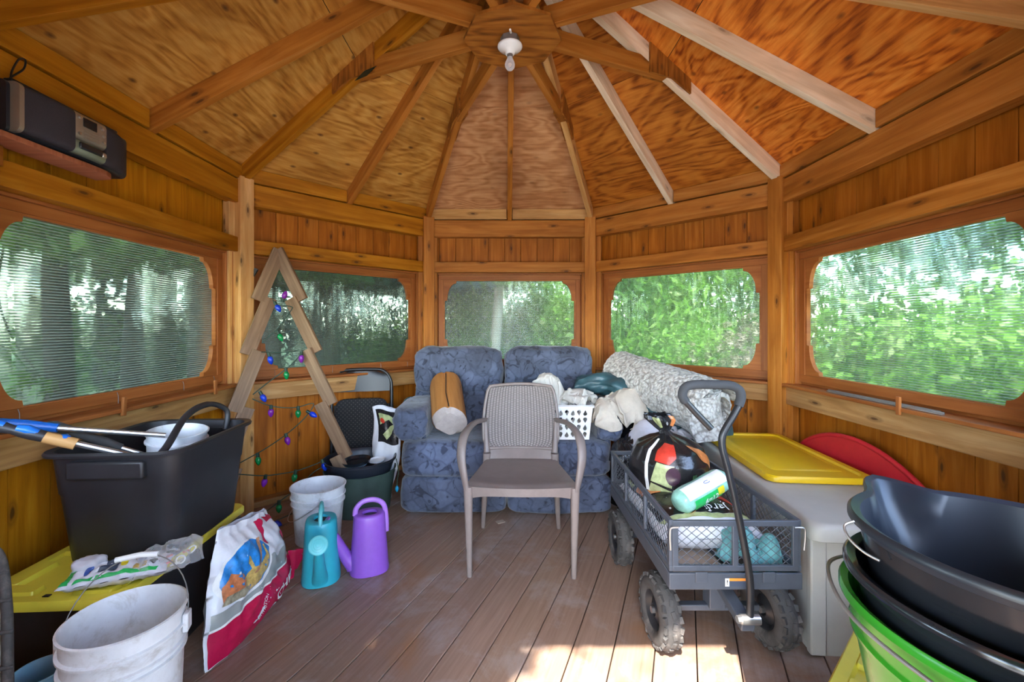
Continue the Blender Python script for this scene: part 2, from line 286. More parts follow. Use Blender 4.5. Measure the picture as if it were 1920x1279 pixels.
def dots():
    m, nt, b = newmat('dotted_black_fabric'); tc = N(nt, 'ShaderNodeTexCoord')
    sp = N(nt, 'ShaderNodeMapping'); sp.inputs['Scale'].default_value = (48, 0.001, 48); sp.inputs['Rotation'].default_value = (0, R(45), 0); L(nt, tc.outputs['Object'], sp.inputs[0])
    v = N(nt, 'ShaderNodeTexVoronoi'); setin(v, Scale=1.0, Randomness=0.0); L(nt, sp.outputs[0], v.inputs['Vector'])
    c = ramp(nt, v.outputs[0], [(0.13, (0.09, 0.085, 0.075)), (0.20, (0.012, 0.012, 0.015))]).outputs[0]
    L(nt, c, b.inputs['Base Color']); setin(b, Roughness=0.8); return m
M['seat_dots'] = dots()
M['bag_white'] = plain('glossy_white_sack', (0.72, 0.72, 0.76), 0.28, var=0.04, bmp=0.15)
M['bag_grey'] = plain('grey_print', (0.30, 0.32, 0.31), 0.3, var=0.06)
M['bag_red'] = plain('crimson_print', (0.50, 0.008, 0.06), 0.25, var=0.15)
M['bag_sky'] = plain('blue_print', (0.02, 0.22, 0.60), 0.3, var=0.5, scale=30)
M['bag_wheat'] = plain('wheat_print', (0.55, 0.38, 0.12), 0.3, var=0.5, scale=60)
M['bag_rust'] = plain('rust_print', (0.50, 0.17, 0.07), 0.3, var=0.4, scale=50)
M['bag_hen'] = plain('feather_print', (0.28, 0.25, 0.17), 0.3, var=0.6, scale=60)
M['bag_ear'] = plain('wheat_ear_print', (0.45, 0.22, 0.12), 0.3, var=0.4, scale=90)
M['bag_black'] = plain('glossy_black_sack', (0.016, 0.015, 0.016), 0.2, var=0.3, bmp=0.2)
M['bag_lime'] = plain('lime_print', (0.42, 0.46, 0.22), 0.25, var=0.3, scale=40)
M['bag_orange'] = plain('orange_print', (0.60, 0.20, 0.06), 0.25, var=0.3, scale=30)
M['bag_tomato'] = plain('tomato_print', (0.60, 0.05, 0.03), 0.25, var=0.2, scale=30)
M['bag_green'] = plain('dark_green_print', (0.05, 0.14, 0.06), 0.25, var=0.5, scale=40)
M['bag_plum'] = plain('aubergine_print', (0.05, 0.018, 0.035), 0.2, var=0.3)
M['print_green'] = plain('green_wrap_print', (0.02, 0.45, 0.10), 0.3, var=0.15)
M['print_mint'] = plain('mint_wrap', (0.30, 0.60, 0.48), 0.25, var=0.2, scale=40)
M['print_yellow'] = plain('yellow_print', (0.75, 0.62, 0.03), 0.3)
M['print_blue'] = plain('blue_ink', (0.04, 0.10, 0.35), 0.4)
M['print_pink'] = plain('pink_print', (0.75, 0.22, 0.2), 0.4)
M['print_orange'] = plain('orange_label', (0.85, 0.28, 0.04), 0.5)
M['paper'] = plain('white_label', (0.8, 0.8, 0.78), 0.6)
M['ink'] = plain('black_ink', (0.02, 0.02, 0.02), 0.5)
M['blue_grip'] = plain('blue_grip_plastic', (0.01, 0.13, 0.52), 0.35, var=0.2)
M['pail_blue'] = plain('pale_blue_plastic', (0.22, 0.42, 0.55), 0.5, var=0.08, dirt=(0.3, 0.3, 0.3), dirt_amt=0.4)
M['rim_blue'] = plain('bright_blue_plastic', (0.01, 0.22, 0.42), 0.4)
M['lid_green'] = plain('green_tub_lid', (0.02, 0.22, 0.12), 0.4)
M['rope'] = plain('beige_rope', (0.45, 0.42, 0.35), 0.9, var=0.25, scale=60, bmp=0.5)
M['wire_green'] = plain('dark_green_wire', (0.012, 0.04, 0.025), 0.5)
M['silver'] = plain('champagne_silver_plastic', (0.38, 0.33, 0.27), 0.3, metal=0.5, var=0.05)
M['sage'] = plain('sage_silver_plastic', (0.23, 0.27, 0.20), 0.35, metal=0.3, var=0.05)
M['grille'] = plain('charcoal_speaker_cloth', (0.035, 0.03, 0.04), 0.8, var=0.2, scale=300, bmp=0.4)
M['lcd'] = plain('dark_display', (0.02, 0.02, 0.02), 0.1)
def bulbm(name, c):
    m, nt, b = newmat(name); b.inputs['Base Color'].default_value = (*c, 1); setin(b, Roughness=0.15); b.inputs['Transmission Weight'].default_value = 0.35; return m
M['bulb_blue'] = bulbm('blue_bulb', (0.01, 0.06, 0.7)); M['bulb_green'] = bulbm('green_bulb', (0.005, 0.30, 0.08))
M['bulb_purple'] = bulbm('purple_bulb', (0.30, 0.03, 0.45)); M['bulb_teal'] = bulbm('turquoise_bulb', (0.01, 0.35, 0.6))
# ------------------------------------------------------------------ mesh helpers
rnd = random.Random(7)
def V(*a): return Vector(a)
def cr(pts, n=6, closed=False):                    # Catmull-Rom resample
    P = [Vector(p) for p in pts]; out = []; k = len(P)
    for i in range(k if closed else k-1):
        if closed: a, b, c, d = P[(i-1) % k], P[i], P[(i+1) % k], P[(i+2) % k]
        else: a, b, c, d = P[max(i-1, 0)], P[i], P[i+1], P[min(i+2, k-1)]
        for j in range(n):
            t = j/n
            out.append(0.5*((2*b)+(c-a)*t+(2*a-5*b+4*c-d)*t*t+(3*b-a-3*c+d)*t**3))
    if not closed: out.append(P[-1])
    return out
def rr(w, l, r, z=0, cx=0, cy=0, n=5):              # rounded rectangle ring
    r = min(r, w/2-1e-4, l/2-1e-4); o = []
    for qx, qy, a0 in ((1, 1, 0), (-1, 1, 90), (-1, -1, 180), (1, -1, 270)):
        for i in range(n+1):
            a = R(a0+90*i/n); o.append(V(cx+qx*(w/2-r)+r*math.cos(a), cy+qy*(l/2-r)+r*math.sin(a), z))
    return o
def ring(r, z, n=40, sx=1, sy=1, cx=0, cy=0):
    return [V(cx+r*sx*math.cos(2*math.pi*i/n), cy+r*sy*math.sin(2*math.pi*i/n), z) for i in range(n)]
class B:
    def __init__(s):
        s.bm = bmesh.new(); s.uv = s.bm.loops.layers.uv.new('UVMap'); s.ti = s.bm.loops.layers.float_color.new('tint')
    def board(s, p0, p1, w, t, up=(0, 0, 1), tint=None, ends=None):
        """plank from p0 to p1; w across (perp to up and axis), t along up"""
        p0, p1 = Vector(p0), Vector(p1); d = p1-p0; ln = d.length; d.normalize()
        u = Vector(up); u = (u-d*u.dot(d)).normalized(); x = d.cross(u).normalized()
        k = rnd.uniform(0.72, 1.0) if tint is None else tint
        tc = (k, k*rnd.uniform(0.93, 1.0), k*rnd.uniform(0.86, 1.0), 1)
        ou, ov = rnd.uniform(0, 60), rnd.uniform(0, 60)
        vs = []
        for e, a in ((p0, 0), (p1, 1)):
            for sx, su in ((-1, -1), (1, -1), (1, 1), (-1, 1)):
                off = 0
                if ends and ends[a]: off = ends[a]*sx*w/2       # mitred in plan
                vs.append(s.bm.verts.new(e+x*sx*w/2+u*su*t/2+d*off))
        quads = [(0, 1, 5, 4, 0), (1, 2, 6, 5, w), (2, 3, 7, 6, w+t), (3, 0, 4, 7, 2*w+t)]
        for a, b, c, e, v0 in quads:
            f = s.bm.faces.new((vs[a], vs[b], vs[c], vs[e])); wd = (vs[a].co-vs[b].co).length
            for lp, (uu, vv) in zip(f.loops, ((0, v0), (0, v0+wd), (ln, v0+wd), (ln, v0))):
                lp[s.uv].uv = (ou+uu, ov+vv); lp[s.ti] = tc
        for q in ((3, 2, 1, 0), (4, 5, 6, 7)):
            f = s.bm.faces.new([vs[i] for i in q])
            for lp, (uu, vv) in zip(f.loops, ((0, 0), (w, 0), (w, t), (0, t))):
                lp[s.uv].uv = (ou+uu, ov+vv); lp[s.ti] = tc
        return s
    def box(s, c, size, rot=None):
        c = Vector(c); hx, hy, hz = size[0]/2, size[1]/2, size[2]/2
        m = rot or Matrix.Identity(3)
        if isinstance(m, Matrix) is False: m = m.to_matrix()
        vs = [s.bm.verts.new(c+m @ V(x*hx, y*hy, z*hz)) for z in (-1, 1) for x, y in ((-1, -1), (1, -1), (1, 1), (-1, 1))]
        for q in ((3, 2, 1, 0), (4, 5, 6, 7), (0, 1, 5, 4), (1, 2, 6, 5), (2, 3, 7, 6), (3, 0, 4, 7)):
            s._f([vs[i] for i in q])
        return s
    def _f(s, vs, uvs=None):
        try: f = s.bm.faces.new(vs)
        except ValueError: return None
        for i, lp in enumerate(f.loops):
            lp[s.ti] = (1, 1, 1, 1)
            if uvs: lp[s.uv].uv = uvs[i]
            else:
                co = lp.vert.co; lp[s.uv].uv = (co.x+co.z*0.3, co.y+co.z)
        return f
    def loft(s, rings, closed=True, cap0=False, cap1=False, wrap=False):
        vr = [[s.bm.verts.new(p) for p in r] for r in rings]; n = len(rings[0]); m = len(rings)
        us = [0.0]
        for i in range(1, m): us.append(us[-1]+(Vector(rings[i][0])-Vector(rings[i-1][0])).length)
        vv = [0.0]
        for j in range(1, n+1): vv.append(vv[-1]+(Vector(rings[0][j % n])-Vector(rings[0][j-1])).length)
        rng = range(m if wrap else m-1)
        for i in rng:
            a, b = vr[i], vr[(i+1) % m]; u0 = us[i]; u1 = us[(i+1)] if i+1 < m else us[i]+0.05
            for j in range(n if closed else n-1):
                k = (j+1) % n
                s._f((a[j], a[k], b[k], b[j]), ((u0, vv[j]), (u0, vv[j+1]), (u1, vv[j+1]), (u1, vv[j])))
        if cap0: s._f(list(reversed(vr[0])))
        if cap1: s._f(vr[-1])
        return s
    def tube(s, pts, r, n=8, cap=True, closed=False, flat=1.0, up=None):
        P = [Vector(p) for p in pts]; k = len(P); rings = []
        rad = r if isinstance(r, (list, tuple)) else [r]*k
        t = (P[1]-P[0]).normalized(); u = Vector(up) if up else (V(0, 0, 1) if abs(t.z) < 0.9 else V(1, 0, 0))
        for i in range(k):
            if closed: t = (P[(i+1) % k]-P[i-1]).normalized()
            else: t = (P[min(i+1, k-1)]-P[max(i-1, 0)]).normalized()
            if up: u = Vector(up)
            u = (u-t*u.dot(t)).normalized(); x = t.cross(u)
            rings.append([P[i]+(x*math.cos(a)+u*math.sin(a)*flat)*rad[min(i, len(rad)-1)] for a in [2*math.pi*j/n for j in range(n)]])
        return s.loft(rings, cap0=cap and not closed, cap1=cap and not closed, wrap=closed)
    def grid(s, fn, nu, nv, thick=0.0):
        """surface fn(u,v) in 0..1; thick gives it a back side"""
        P = [[Vector(fn(i/nu, j/nv)) for j in range(nv+1)] for i in range(nu+1)]
        def lay(Q, flip):
            vs = [[s.bm.verts.new(p) for p in row] for row in Q]
            for i in range(nu):
                for j in range(nv):
                    q = [vs[i][j], vs[i+1][j], vs[i+1][j+1], vs[i][j+1]]; w = [(i/nu, j/nv), ((i+1)/nu, j/nv), ((i+1)/nu, (j+1)/nv), (i/nu, (j+1)/nv)]
                    if flip: q.reverse(); w.reverse()
                    s._f(q, w)
            return vs
        a = lay(P, False)
        if thick:
            Q = []
            for i in range(nu+1):
                row = []
                for j in range(nv+1):
                    du = P[min(i+1, nu)][j]-P[max(i-1, 0)][j]; dv = P[i][min(j+1, nv)]-P[i][max(j-1, 0)]
                    n = du.cross(dv); n = n.normalized() if n.length > 1e-9 else V(0, 0, 1)
                    row.append(P[i][j]-n*thick)
                Q.append(row)
            b = lay(Q, True)
            bd = lambda v: [v[i][0] for i in range(nu+1)]+[v[nu][j] for j in range(1, nv+1)]+[v[i][nv] for i in range(nu-1, -1, -1)]+[v[0][j] for j in range(nv-1, 0, -1)]
            A, C = bd(a), bd(b)
            for i in range(len(A)):
                j = (i+1) % len(A); s._f((A[j], A[i], C[i], C[j]))
        return s
    def cushion(s, c, size, e=0.35, amp=0.0, fr=9, seed=0, nu=28, nv=20, rot=None, sag=0, e2=None):
        c = Vector(c); e2 = e2 or e
        sg = lambda v, p: math.copysign(abs(v)**p, v)
        rings = []
        for i in range(nv+1):
            ph = -math.pi/2+math.pi*i/nv; rg = []
            for j in range(nu):
                th = 2*math.pi*j/nu
                p = V(sg(math.cos(ph), e2)*sg(math.cos(th), e)*size[0]/2, sg(math.cos(ph), e2)*sg(math.sin(th), e)*size[1]/2, sg(math.sin(ph), e2)*size[2]/2)
                if amp:
                    q = p*fr+V(seed*3.7, seed*1.3, 0); d = noise.noise(q)*0.65+(0.5-abs(noise.noise(q*2.1+V(9, 2, 4))))*0.6
                    p += p.normalized()*d*amp
                if sag: p.z -= sag*(1-(2*p.x/size[0])**2)*(1-(2*p.y/size[1])**2)
                if rot: p = rot @ p
                rg.append(c+p)
            rings.append(rg)
        vr = s.loft(rings[1:-1]) if False else None
        return s.loft(rings[1:-1], cap0=True, cap1=True)
    def heap(s, c, rx, ry, h, seed=0, amp=0.03, fr=9, nr=26, na=56, pw=0.55, rot=0, tilt=(0, 0)):
        """crumpled cloth mound, folds radiating and crossing"""
        c = Vector(c); rings = []; cs, sn = math.cos(rot), math.sin(rot)
        for i in range(nr+1):
            t = i/nr; rg = []
            for j in range(na):
                a = 2*math.pi*j/na; k = 1+0.16*noise.noise(V(math.cos(a)*1.7+seed, math.sin(a)*1.7, seed))
                x, y = math.cos(a)*t*rx*k, math.sin(a)*t*ry*k
                w = V(x, y, 0)*fr*0.5+V(seed*5.1, seed*2.3, seed)
                n1, n2, n3 = noise.noise(w), noise.noise(w+V(7, 3, 0)), noise.noise(w*0.6+V(0, 7, 5))
                th = a+1.4*n1; fd = abs(math.sin(th*2.5+3.0*n2+seed))**0.75*min(1, t*1.8)
                f2 = abs(math.sin((x*math.cos(seed)+y*math.sin(seed))*fr*1.9+3.4*n2))**0.7
                f3 = abs(math.sin((y*math.cos(seed)-x*math.sin(seed))*fr*1.2+3.0*n1))**0.8
                z = h*max(0, 1-t**2.6)**pw*(0.88+0.5*n3)+amp*(0.9*fd+0.75*f2+0.6*f3-1.0)*(0.35+0.65*(1-t**3))*(0.5 if t > 0.97 else 1)+tilt[0]*x+tilt[1]*y
                rs = 1+0.13*t*(fd-0.5)+0.05*n3
                x = x*rs+amp*0.9*n2; y = y*rs+amp*0.9*n1
                rg.append(c+V(x*cs-y*sn, x*sn+y*cs, max(z, tilt[0]*x+tilt[1]*y)))
            rings.append(rg)
        rings[0] = [sum(rings[1], V(0, 0, 0))/na]*na
        return s.loft(rings[1:], cap0=True, cap1=True)
    def lathe(s, prof, n=40, sx=1, sy=1, cx=0, cy=0, cap0=True, cap1=False):
        return s.loft([ring(r, z, n, sx, sy, cx, cy) for r, z in prof], cap0=cap0, cap1=cap1)
    def merge(s, d=1e-5): bmesh.ops.remove_doubles(s.bm, verts=s.bm.verts, dist=d); return s
    def xf(s, m): s.bm.transform(m); return s
def mk(name, b, mat, parent=None, smooth=35, bevel=0, sub=0, label=None, cat=None, group=None, kind=None, loc=None, rotz=0, rot=None, fixn=True):
    me = b if isinstance(b, bpy.types.Mesh) else bpy.data.meshes.new(name)
    if isinstance(b, B):
        if fixn: bmesh.ops.recalc_face_normals(b.bm, faces=b.bm.faces)
        b.bm.to_mesh(me); b.bm.free()
    me.materials.clear(); me.materials.append(M[mat] if isinstance(mat, str) else mat)
    if smooth:
        me.polygons.foreach_set('use_smooth', [True]*len(me.polygons)); me.set_sharp_from_angle(angle=R(smooth))
    o = bpy.data.objects.new(name, me); COL.objects.link(o)
    if parent: o.parent = parent
    if loc is not None: o.location = loc
    if rotz: o.rotation_euler.z = rotz
    if rot is not None: o.rotation_euler = rot
    if bevel:
        md = o.modifiers.new('bevel', 'BEVEL'); md.width = bevel; md.segments = 2; md.limit_method = 'ANGLE'; md.angle_limit = R(40)
    if sub:
        md = o.modifiers.new('sub', 'SUBSURF'); md.levels = sub; md.render_levels = sub
    tagp(o, label, cat, group, kind)
    return o
def tagp(o, label=None, cat=None, group=None, kind=None):
    if label: o['label'] = label
    if cat: o['category'] = cat
    if group: o['group'] = group
    if kind: o['kind'] = kind
def thing(name, label, cat, loc=(0, 0, 0), rotz=0, group=None, rot=None, kind=None):
    o = bpy.data.objects.new(name, None); COL.objects.link(o); o.empty_display_size = 0.1
    o.location = loc; o.rotation_euler = rot if rot is not None else (0, 0, rotz)
    tagp(o, label, cat, group, kind); return o
def copy_tree(o, parent=None):
    c = o.copy(); COL.objects.link(c); c.parent = parent
    for ch in [q for q in bpy.data.objects if q.parent == o]: copy_tree(ch, c)
    return c
def plate(outlines, thick, bevel=0.0):
    """flat plate in local XZ with holes, thickness along Y, from closed 2D outlines"""
    cu = bpy.data.curves.new('tmp', 'CURVE'); cu.dimensions = '2D'; cu.fill_mode = 'BOTH'; cu.extrude = thick/2; cu.bevel_depth = bevel
    for ol in outlines:
        sp = cu.splines.new('POLY'); sp.points.add(len(ol)-1); sp.use_cyclic_u = True
        for p, q in zip(sp.points, ol): p.co = (q[0], q[1], 0, 1)
    ob = bpy.data.objects.new('tmp', cu); COL.objects.link(ob)
    dg = bpy.context.evaluated_depsgraph_get(); me = bpy.data.meshes.new_from_object(ob.evaluated_get(dg))
    bpy.data.objects.remove(ob); bpy.data.curves.remove(cu)
    me.transform(Matrix.Rotation(R(90), 4, 'X')); 
    return me
def uvify(me, ux=0, uy=2, scale=1.0, swap=False, off=(0, 0)):
    if not me.uv_layers: me.uv_layers.new(name='UVMap')
    lay = me.uv_layers[0].data
    for lp in me.loops:
        co = me.vertices[lp.vertex_index].co; a, b = co[ux]*scale+off[0], co[uy]*scale+off[1]
        lay[lp.index].uv = (b, a) if swap else (a, b)
    if 'tint' not in me.color_attributes:
        ca = me.color_attributes.new('tint', 'FLOAT_COLOR', 'CORNER')
        for d in ca.data: d.color = (1, 1, 1, 1)
    return me
def textmesh(txt, size, sp=1.0, bold=0.0, sx=1.0):
    cu = bpy.data.curves.new('tmp', 'FONT'); cu.body = txt; cu.size = size; cu.space_character = sp; cu.offset = bold; cu.align_x = 'CENTER'; cu.align_y = 'CENTER'
    ob = bpy.data.objects.new('tmp', cu); COL.objects.link(ob)
    dg = bpy.context.evaluated_depsgraph_get(); me = bpy.data.meshes.new_from_object(ob.evaluated_get(dg))
    bpy.data.objects.remove(ob); bpy.data.curves.remove(cu)
    if sx != 1: me.transform(Matrix.Diagonal((sx, 1, 1, 1)))
    return me
def wrapmesh(me, fn, cuts=0):
    """map flat mesh coords (x,y) through fn(x,y)->Vector"""
    bm = bmesh.new(); bm.from_mesh(me)
    bmesh.ops.triangulate(bm, faces=bm.faces)
    for _ in range(cuts): bmesh.ops.subdivide_edges(bm, edges=bm.edges, cuts=1, use_grid_fill=True)
    for v in bm.verts: v.co = fn(v.co.x, v.co.y)
    bm.to_mesh(me); bm.free(); return me
def polymesh(pts, maxl=0.08):
    me = bpy.data.meshes.new('poly'); bm = bmesh.new(); vs = [bm.verts.new((x, y, 0)) for x, y in pts]; bm.faces.new(vs)
    bmesh.ops.triangulate(bm, faces=bm.faces)
    for _ in range(4):
        es = [e for e in bm.edges if e.calc_length() > maxl]
        if not es: break
        bmesh.ops.subdivide_edges(bm, edges=es, cuts=1); bmesh.ops.triangulate(bm, faces=bm.faces)
    bm.to_mesh(me); bm.free(); return me
def ell(cx, cy, rx, ry, n=28, a0=0, a1=360):
    return [(cx+rx*math.cos(R(a0+(a1-a0)*i/n)), cy+ry*math.sin(R(a0+(a1-a0)*i/n))) for i in range(n+(0 if a1-a0 == 360 else 1))]
def simcloth(seed, wx, wy, comp, cols, z0, frames=34, n=64, stiff=0.12, scale=(1, 1)):
    """drop a gathered sheet (wx by wy, squeezed by comp) from z0 over ellipsoid/box colliders; returns the settled mesh"""
    obs = []
    for kind, c, s in cols+[('box', (0, 0, -0.05), (3, 3, 0.1))]:
        b = B(); b.box((0, 0, 0), (1, 1, 1)) if kind == 'box' else b.cushion((0, 0, 0), (1, 1, 1), 0.75, 0, nu=28, nv=18)
        me = bpy.data.meshes.new('c'); bmesh.ops.recalc_face_normals(b.bm, faces=b.bm.faces); b.bm.to_mesh(me); b.bm.free()
        o = bpy.data.objects.new('c', me); COL.objects.link(o); o.location = c; o.scale = s; obs.append(o)
        md = o.modifiers.new('col', 'COLLISION'); o.collision.thickness_outer = 0.004; o.collision.cloth_friction = 25
    b = B(); r = random.Random(seed); ph = r.uniform(0, 6)
    def f(u, v):
        x, y = (u-0.5)*wx, (v-0.5)*wy; q = V(x*5+seed, y*5, seed)
        w = wx/13*(1-comp)
        g = noise.noise(q*0.45)
        return V(x*comp+0.03*noise.noise(q*0.8), y*comp+0.03*noise.noise(q*0.8+V(5, 0, 0)), z0+w*1.5*math.sin(x*2*math.pi*3/wx+ph+4.5*g)*(0.6+0.6*noise.noise(q*0.6+V(0, 3, 0)))+w*1.2*math.sin(y*2*math.pi*2.5/wy+ph*2+4.0*noise.noise(q*0.4+V(0, 0, 8)))+0.05*noise.noise(q*1.1))
    b.grid(f, n, n); b.merge(1e-6); me = bpy.data.meshes.new('s'); b.bm.to_mesh(me); b.bm.free()
    o = bpy.data.objects.new('s', me); COL.objects.link(o)
    md = o.modifiers.new('cloth', 'CLOTH'); st = md.settings; st.quality = 5; st.mass = 0.25; st.tension_stiffness = 12; st.compression_stiffness = 12; st.shear_stiffness = 4; st.bending_stiffness = stiff; st.air_damping = 4
    md.collision_settings.collision_quality = 3; md.collision_settings.distance_min = 0.004; md.collision_settings.use_self_collision = False; md.collision_settings.self_distance_min = 0.008; md.collision_settings.self_friction = 20
    md.point_cache.frame_start = 1; md.point_cache.frame_end = frames+2
    for fr in range(1, frames+1): S.frame_set(fr)
    dg = bpy.context.evaluated_depsgraph_get(); out = bpy.data.meshes.new_from_object(o.evaluated_get(dg))
    bpy.data.objects.remove(o)
    for c in obs: bpy.data.objects.remove(c)
    S.frame_set(1)
    return out
def simthing(name, label, cat, mesh, mat, loc, thick=0.004, rotz=0):
    o = mk(name, mesh, mat, smooth=80, label=label, cat=cat, loc=loc, rotz=rotz)
    md = o.modifiers.new('solid', 'SOLIDIFY'); md.thickness = thick; md.offset = 0
    md = o.modifiers.new('sub', 'SUBSURF'); md.levels = 1; md.render_levels = 1
    return o
# ------------------------------------------------------------------ the gazebo shell
CX, CY = 0.03, 2.07                                # centre of the octagon (depth from camera)
AP = 1.80                                          # apothem of the window plane
T8 = math.tan(R(22.5))
SL = 0.53
ZS = lambda a: 2.25+SL*(1.68-a)                  # underside of the roof boards
# deck floor, boards run 22.5 degrees off the view axis
fb = B(); dr = V(math.sin(R(22.5)), math.cos(R(22.5)), 0); nr = V(dr.y, -dr.x, 0)
o0 = V(-0.04, 2.04, 0); off0 = (o0-V(CX, CY, 0)).dot(nr)
k0 = off0 % 0.1425
i = -16
while i < 17:
    c = k0+(i+0.5)*0.1425; i += 1
    if abs(c) > 2.25: continue
    hl = min(2.16/math.cos(0)*1.0, math.sqrt(max(0.01, 2.33**2-c*c)))
    p = V(CX, CY, -0.02)+nr*c
    if rnd.random() < 0.0: pass
    fb.board(p-dr*hl, p+dr*hl, 0.1385, 0.04, tint=rnd.uniform(0.7, 1.0))
mk('floor', fb, 'floor', smooth=0, bevel=0.0025, kind='structure', label='worn brown painted deck boards laid on the diagonal')
sb = B(); sb.lathe([(2.2, -0.10), (2.2, -0.045)], n=8, cx=CX, cy=CY, cap1=True)  # solid black slab paints the dark seen between the boards
mk('trim_9', sb, 'ink', smooth=0, kind='structure', label='black slab under the deck boards, standing in for the dark below')

def octo(r, z, rot=22.5): return [V(CX+r*math.sin(R(rot+45*i)), CY+r*math.cos(R(rot+45*i)), z) for i in range(8)]
# window opening outline (half sizes)
OW, OZ0, OZ1 = 0.5805, 0.905, 1.607
def opening():
    cx, cz, s = 0.105, 0.175, 0.022
    q = []
    zc = (OZ0+OZ1)/2; hh = (OZ1-OZ0)/2
    def corner(sx, sz):
        pts = [(OW-cx, hh)]; pts.append((OW-cx+0.004, hh-s))
        for i in range(0, 11):
            a = R(90-9*i); x = OW-cx+0.004+(cx-s-0.004)*math.cos(a); z = hh-cz+(cz-s)*math.sin(a)
            # slight ogee at the start of the scallop
            pts.append((x, z))
        pts.append((OW, hh-cz-0.004))
        return [(sx*x, zc+sz*z) for x, z in pts]
    a = corner(1, 1); b = corner(1, -1); b.reverse(); c = corner(-1, -1); d = corner(-1, 1); d.reverse()
    return a+b+c+d
walls = [('back', 0), ('back_right', 45), ('right', 90), ('front_right', 135), ('front', 180), ('front_left', 225), ('left', 270), ('back_left', 315)]
win_n = 0
for wname, phi in walls:
    left = wname in ('left', 'back_left', 'front_left'); wm = 'wall_left' if left else 'wall'; rm = 'rail_left' if left else 'rail'
    if wname == 'back_left': wm, rm = 'wall', 'rail_left'
    wb = B(); door = wname == 'front'
    x = -0.77+rnd.uniform(-0.05, 0); bw = 0.146
    while x < 0.77:
        x1 = x+bw; lo, hi = max(x, -0.757), min(x1-0.003, 0.757)
        if hi-lo > 0.01:
            c = (lo+hi)/2; w = hi-lo
            if not (door and abs(c) < 0.43): wb.board((c, 1.905, -0.05), (c, 1.905, 0.86), w, 0.018, up=(0, 1, 0))
            wb.board((c, 1.905, 2.0 if door else 1.64), (c, 1.905, ZS(1.83)+0.005), w, 0.018, up=(0, 1, 0))
        x = x1
    # backing skin outside the boards
    if not door: wb.board((-0.765, 1.93, 0.41), (0.765, 1.93, 0.41), 0.91, 0.02, up=(0, 1, 0))
    else:
        for sg in (-1, 1): wb.board((sg*0.61, 1.93, -0.05), (sg*0.61, 1.93, 0.87), 0.37, 0.02, up=(0, 1, 0))
    wb.board((-0.765, 1.93, 2.08 if door else 1.9), (0.765, 1.93, 2.08 if door else 1.9), 0.16 if door else 0.5, 0.02, up=(0, 1, 0))
    wl_ = mk('wall_'+wname, wb, wm, smooth=0, bevel=0.002, kind='structure', loc=(CX-0.07*math.sin(R(phi)), CY-0.07*math.cos(R(phi)), 0), rotz=-R(phi))
    hw = 0.672
    def prt(nm, b, mt, **k): return mk(nm, b, mt, wl_, smooth=0, bevel=0.004, **k)
    b = B(); b.board((-hw, 1.825, 2.055), (hw, 1.825, 2.055), 0.145, 0.075, up=(0, 1, 0)); prt('top_beam', b, rm)
    b = B(); hz = 2.0 if door else 1.718; b.board((-hw, 1.83, hz), (hw, 1.83, hz), 0.092, 0.08, up=(0, 1, 0)); prt('head_rail', b, rm)
    b = B()
    for sg in (-1, 1): b.board((sg*0.024, 1.80, 2.18), (sg*0.69, 1.80, 2.18), 0.088, 0.04, up=(0, 1, 0.0))
    prt('eave_blocking', b, 'rafter' if wname == 'back' else rm)
    if not door:
        b = B(); b.board((-hw, 1.85, 0.765), (hw, 1.85, 0.765), 0.112, 0.085, up=(0, 1, 0)); prt('sill_rail', b, 'dirty_rail') if 'front' not in wname else None
        b = B(); b.board((-hw-0.01, 1.845, 0.832), (hw+0.01, 1.845, 0.832), 0.15, 0.018, up=(0, 0, 1)); prt('window_sill', b, 'frame') if 'front' not in wname else None
        b = B(); b.board((-hw-0.03, 1.855, 0.02), (hw+0.03, 1.855, 0.02), 0.085, 0.04, up=(0, 0, 1)); prt('base_plate', b, 'dirty_rail')
        # stops and jambs
        b = B()
        for sg in (-1, 1):
            b.board((sg*0.652, 1.872, 0.84), (sg*0.652, 1.872, 1.672), 0.03, 0.05, up=(0, 1, 0))
            b.board((sg*0.674, 1.865, 0.84), (sg*0.674, 1.865, 1.672), 0.036, 0.09, up=(0, 1, 0))
            b.board((sg*0.72, 1.905, 0.84), (sg*0.72, 1.905, 1.672), 0.10, 0.06, up=(0, 1, 0))
        b.board((-0.64, 1.905, 0.852), (0.64, 1.905, 0.852), 0.03, 0.04, up=(0, 1, 0))
        b.board((-0.64, 1.875, 1.666), (0.64, 1.875, 1.666), 0.016, 0.05, up=(0, 1, 0))
        prt('window_stop', b, 'frame')
        win_n += 1
        out = [(-0.635, 0.862), (0.635, 0.862), (0.635, 1.658), (-0.635, 1.658)]
        me = uvify(plate([out, opening()], 0.022, 0.0015), scale=1.0, off=(rnd.uniform(0, 9), rnd.uniform(0, 9)))
        me.transform(Matrix.Translation((0, 1.888, 0)))
        wf = mk('window_%d' % win_n, me, 'frame', smooth=0, kind='structure', loc=(CX-0.07*math.sin(R(phi)), CY-0.07*math.cos(R(phi)), 0), rotz=-R(phi), label='screen window with scalloped corners in the '+wname.replace('_', ' ')+' wall')
        # raised border strips with mitres
        b = B()
        for z in (0.879, 1.638): b.board((-0.634, 1.876, z), (0.634, 1.876, z), 0.045, 0.014, up=(0, 1, 0))
        for sg in (-1, 1): b.board((sg*0.612, 1.8765, 0.902), (sg*0.612, 1.8765, 1.615), 0.044, 0.013, up=(0, 1, 0))
        mk('frame_border', b, 'frame', wf, smooth=0, bevel=0.002)
        b = B(); b.box((0, 1.903, 1.258), (1.21, 0.004, 0.75)); (mk('pane', b, 'pane', wf, smooth=0, label='ribbed clear plastic pane') if 'front' not in wname else b.bm.free())  # unseen front windows left without panes to let in more light
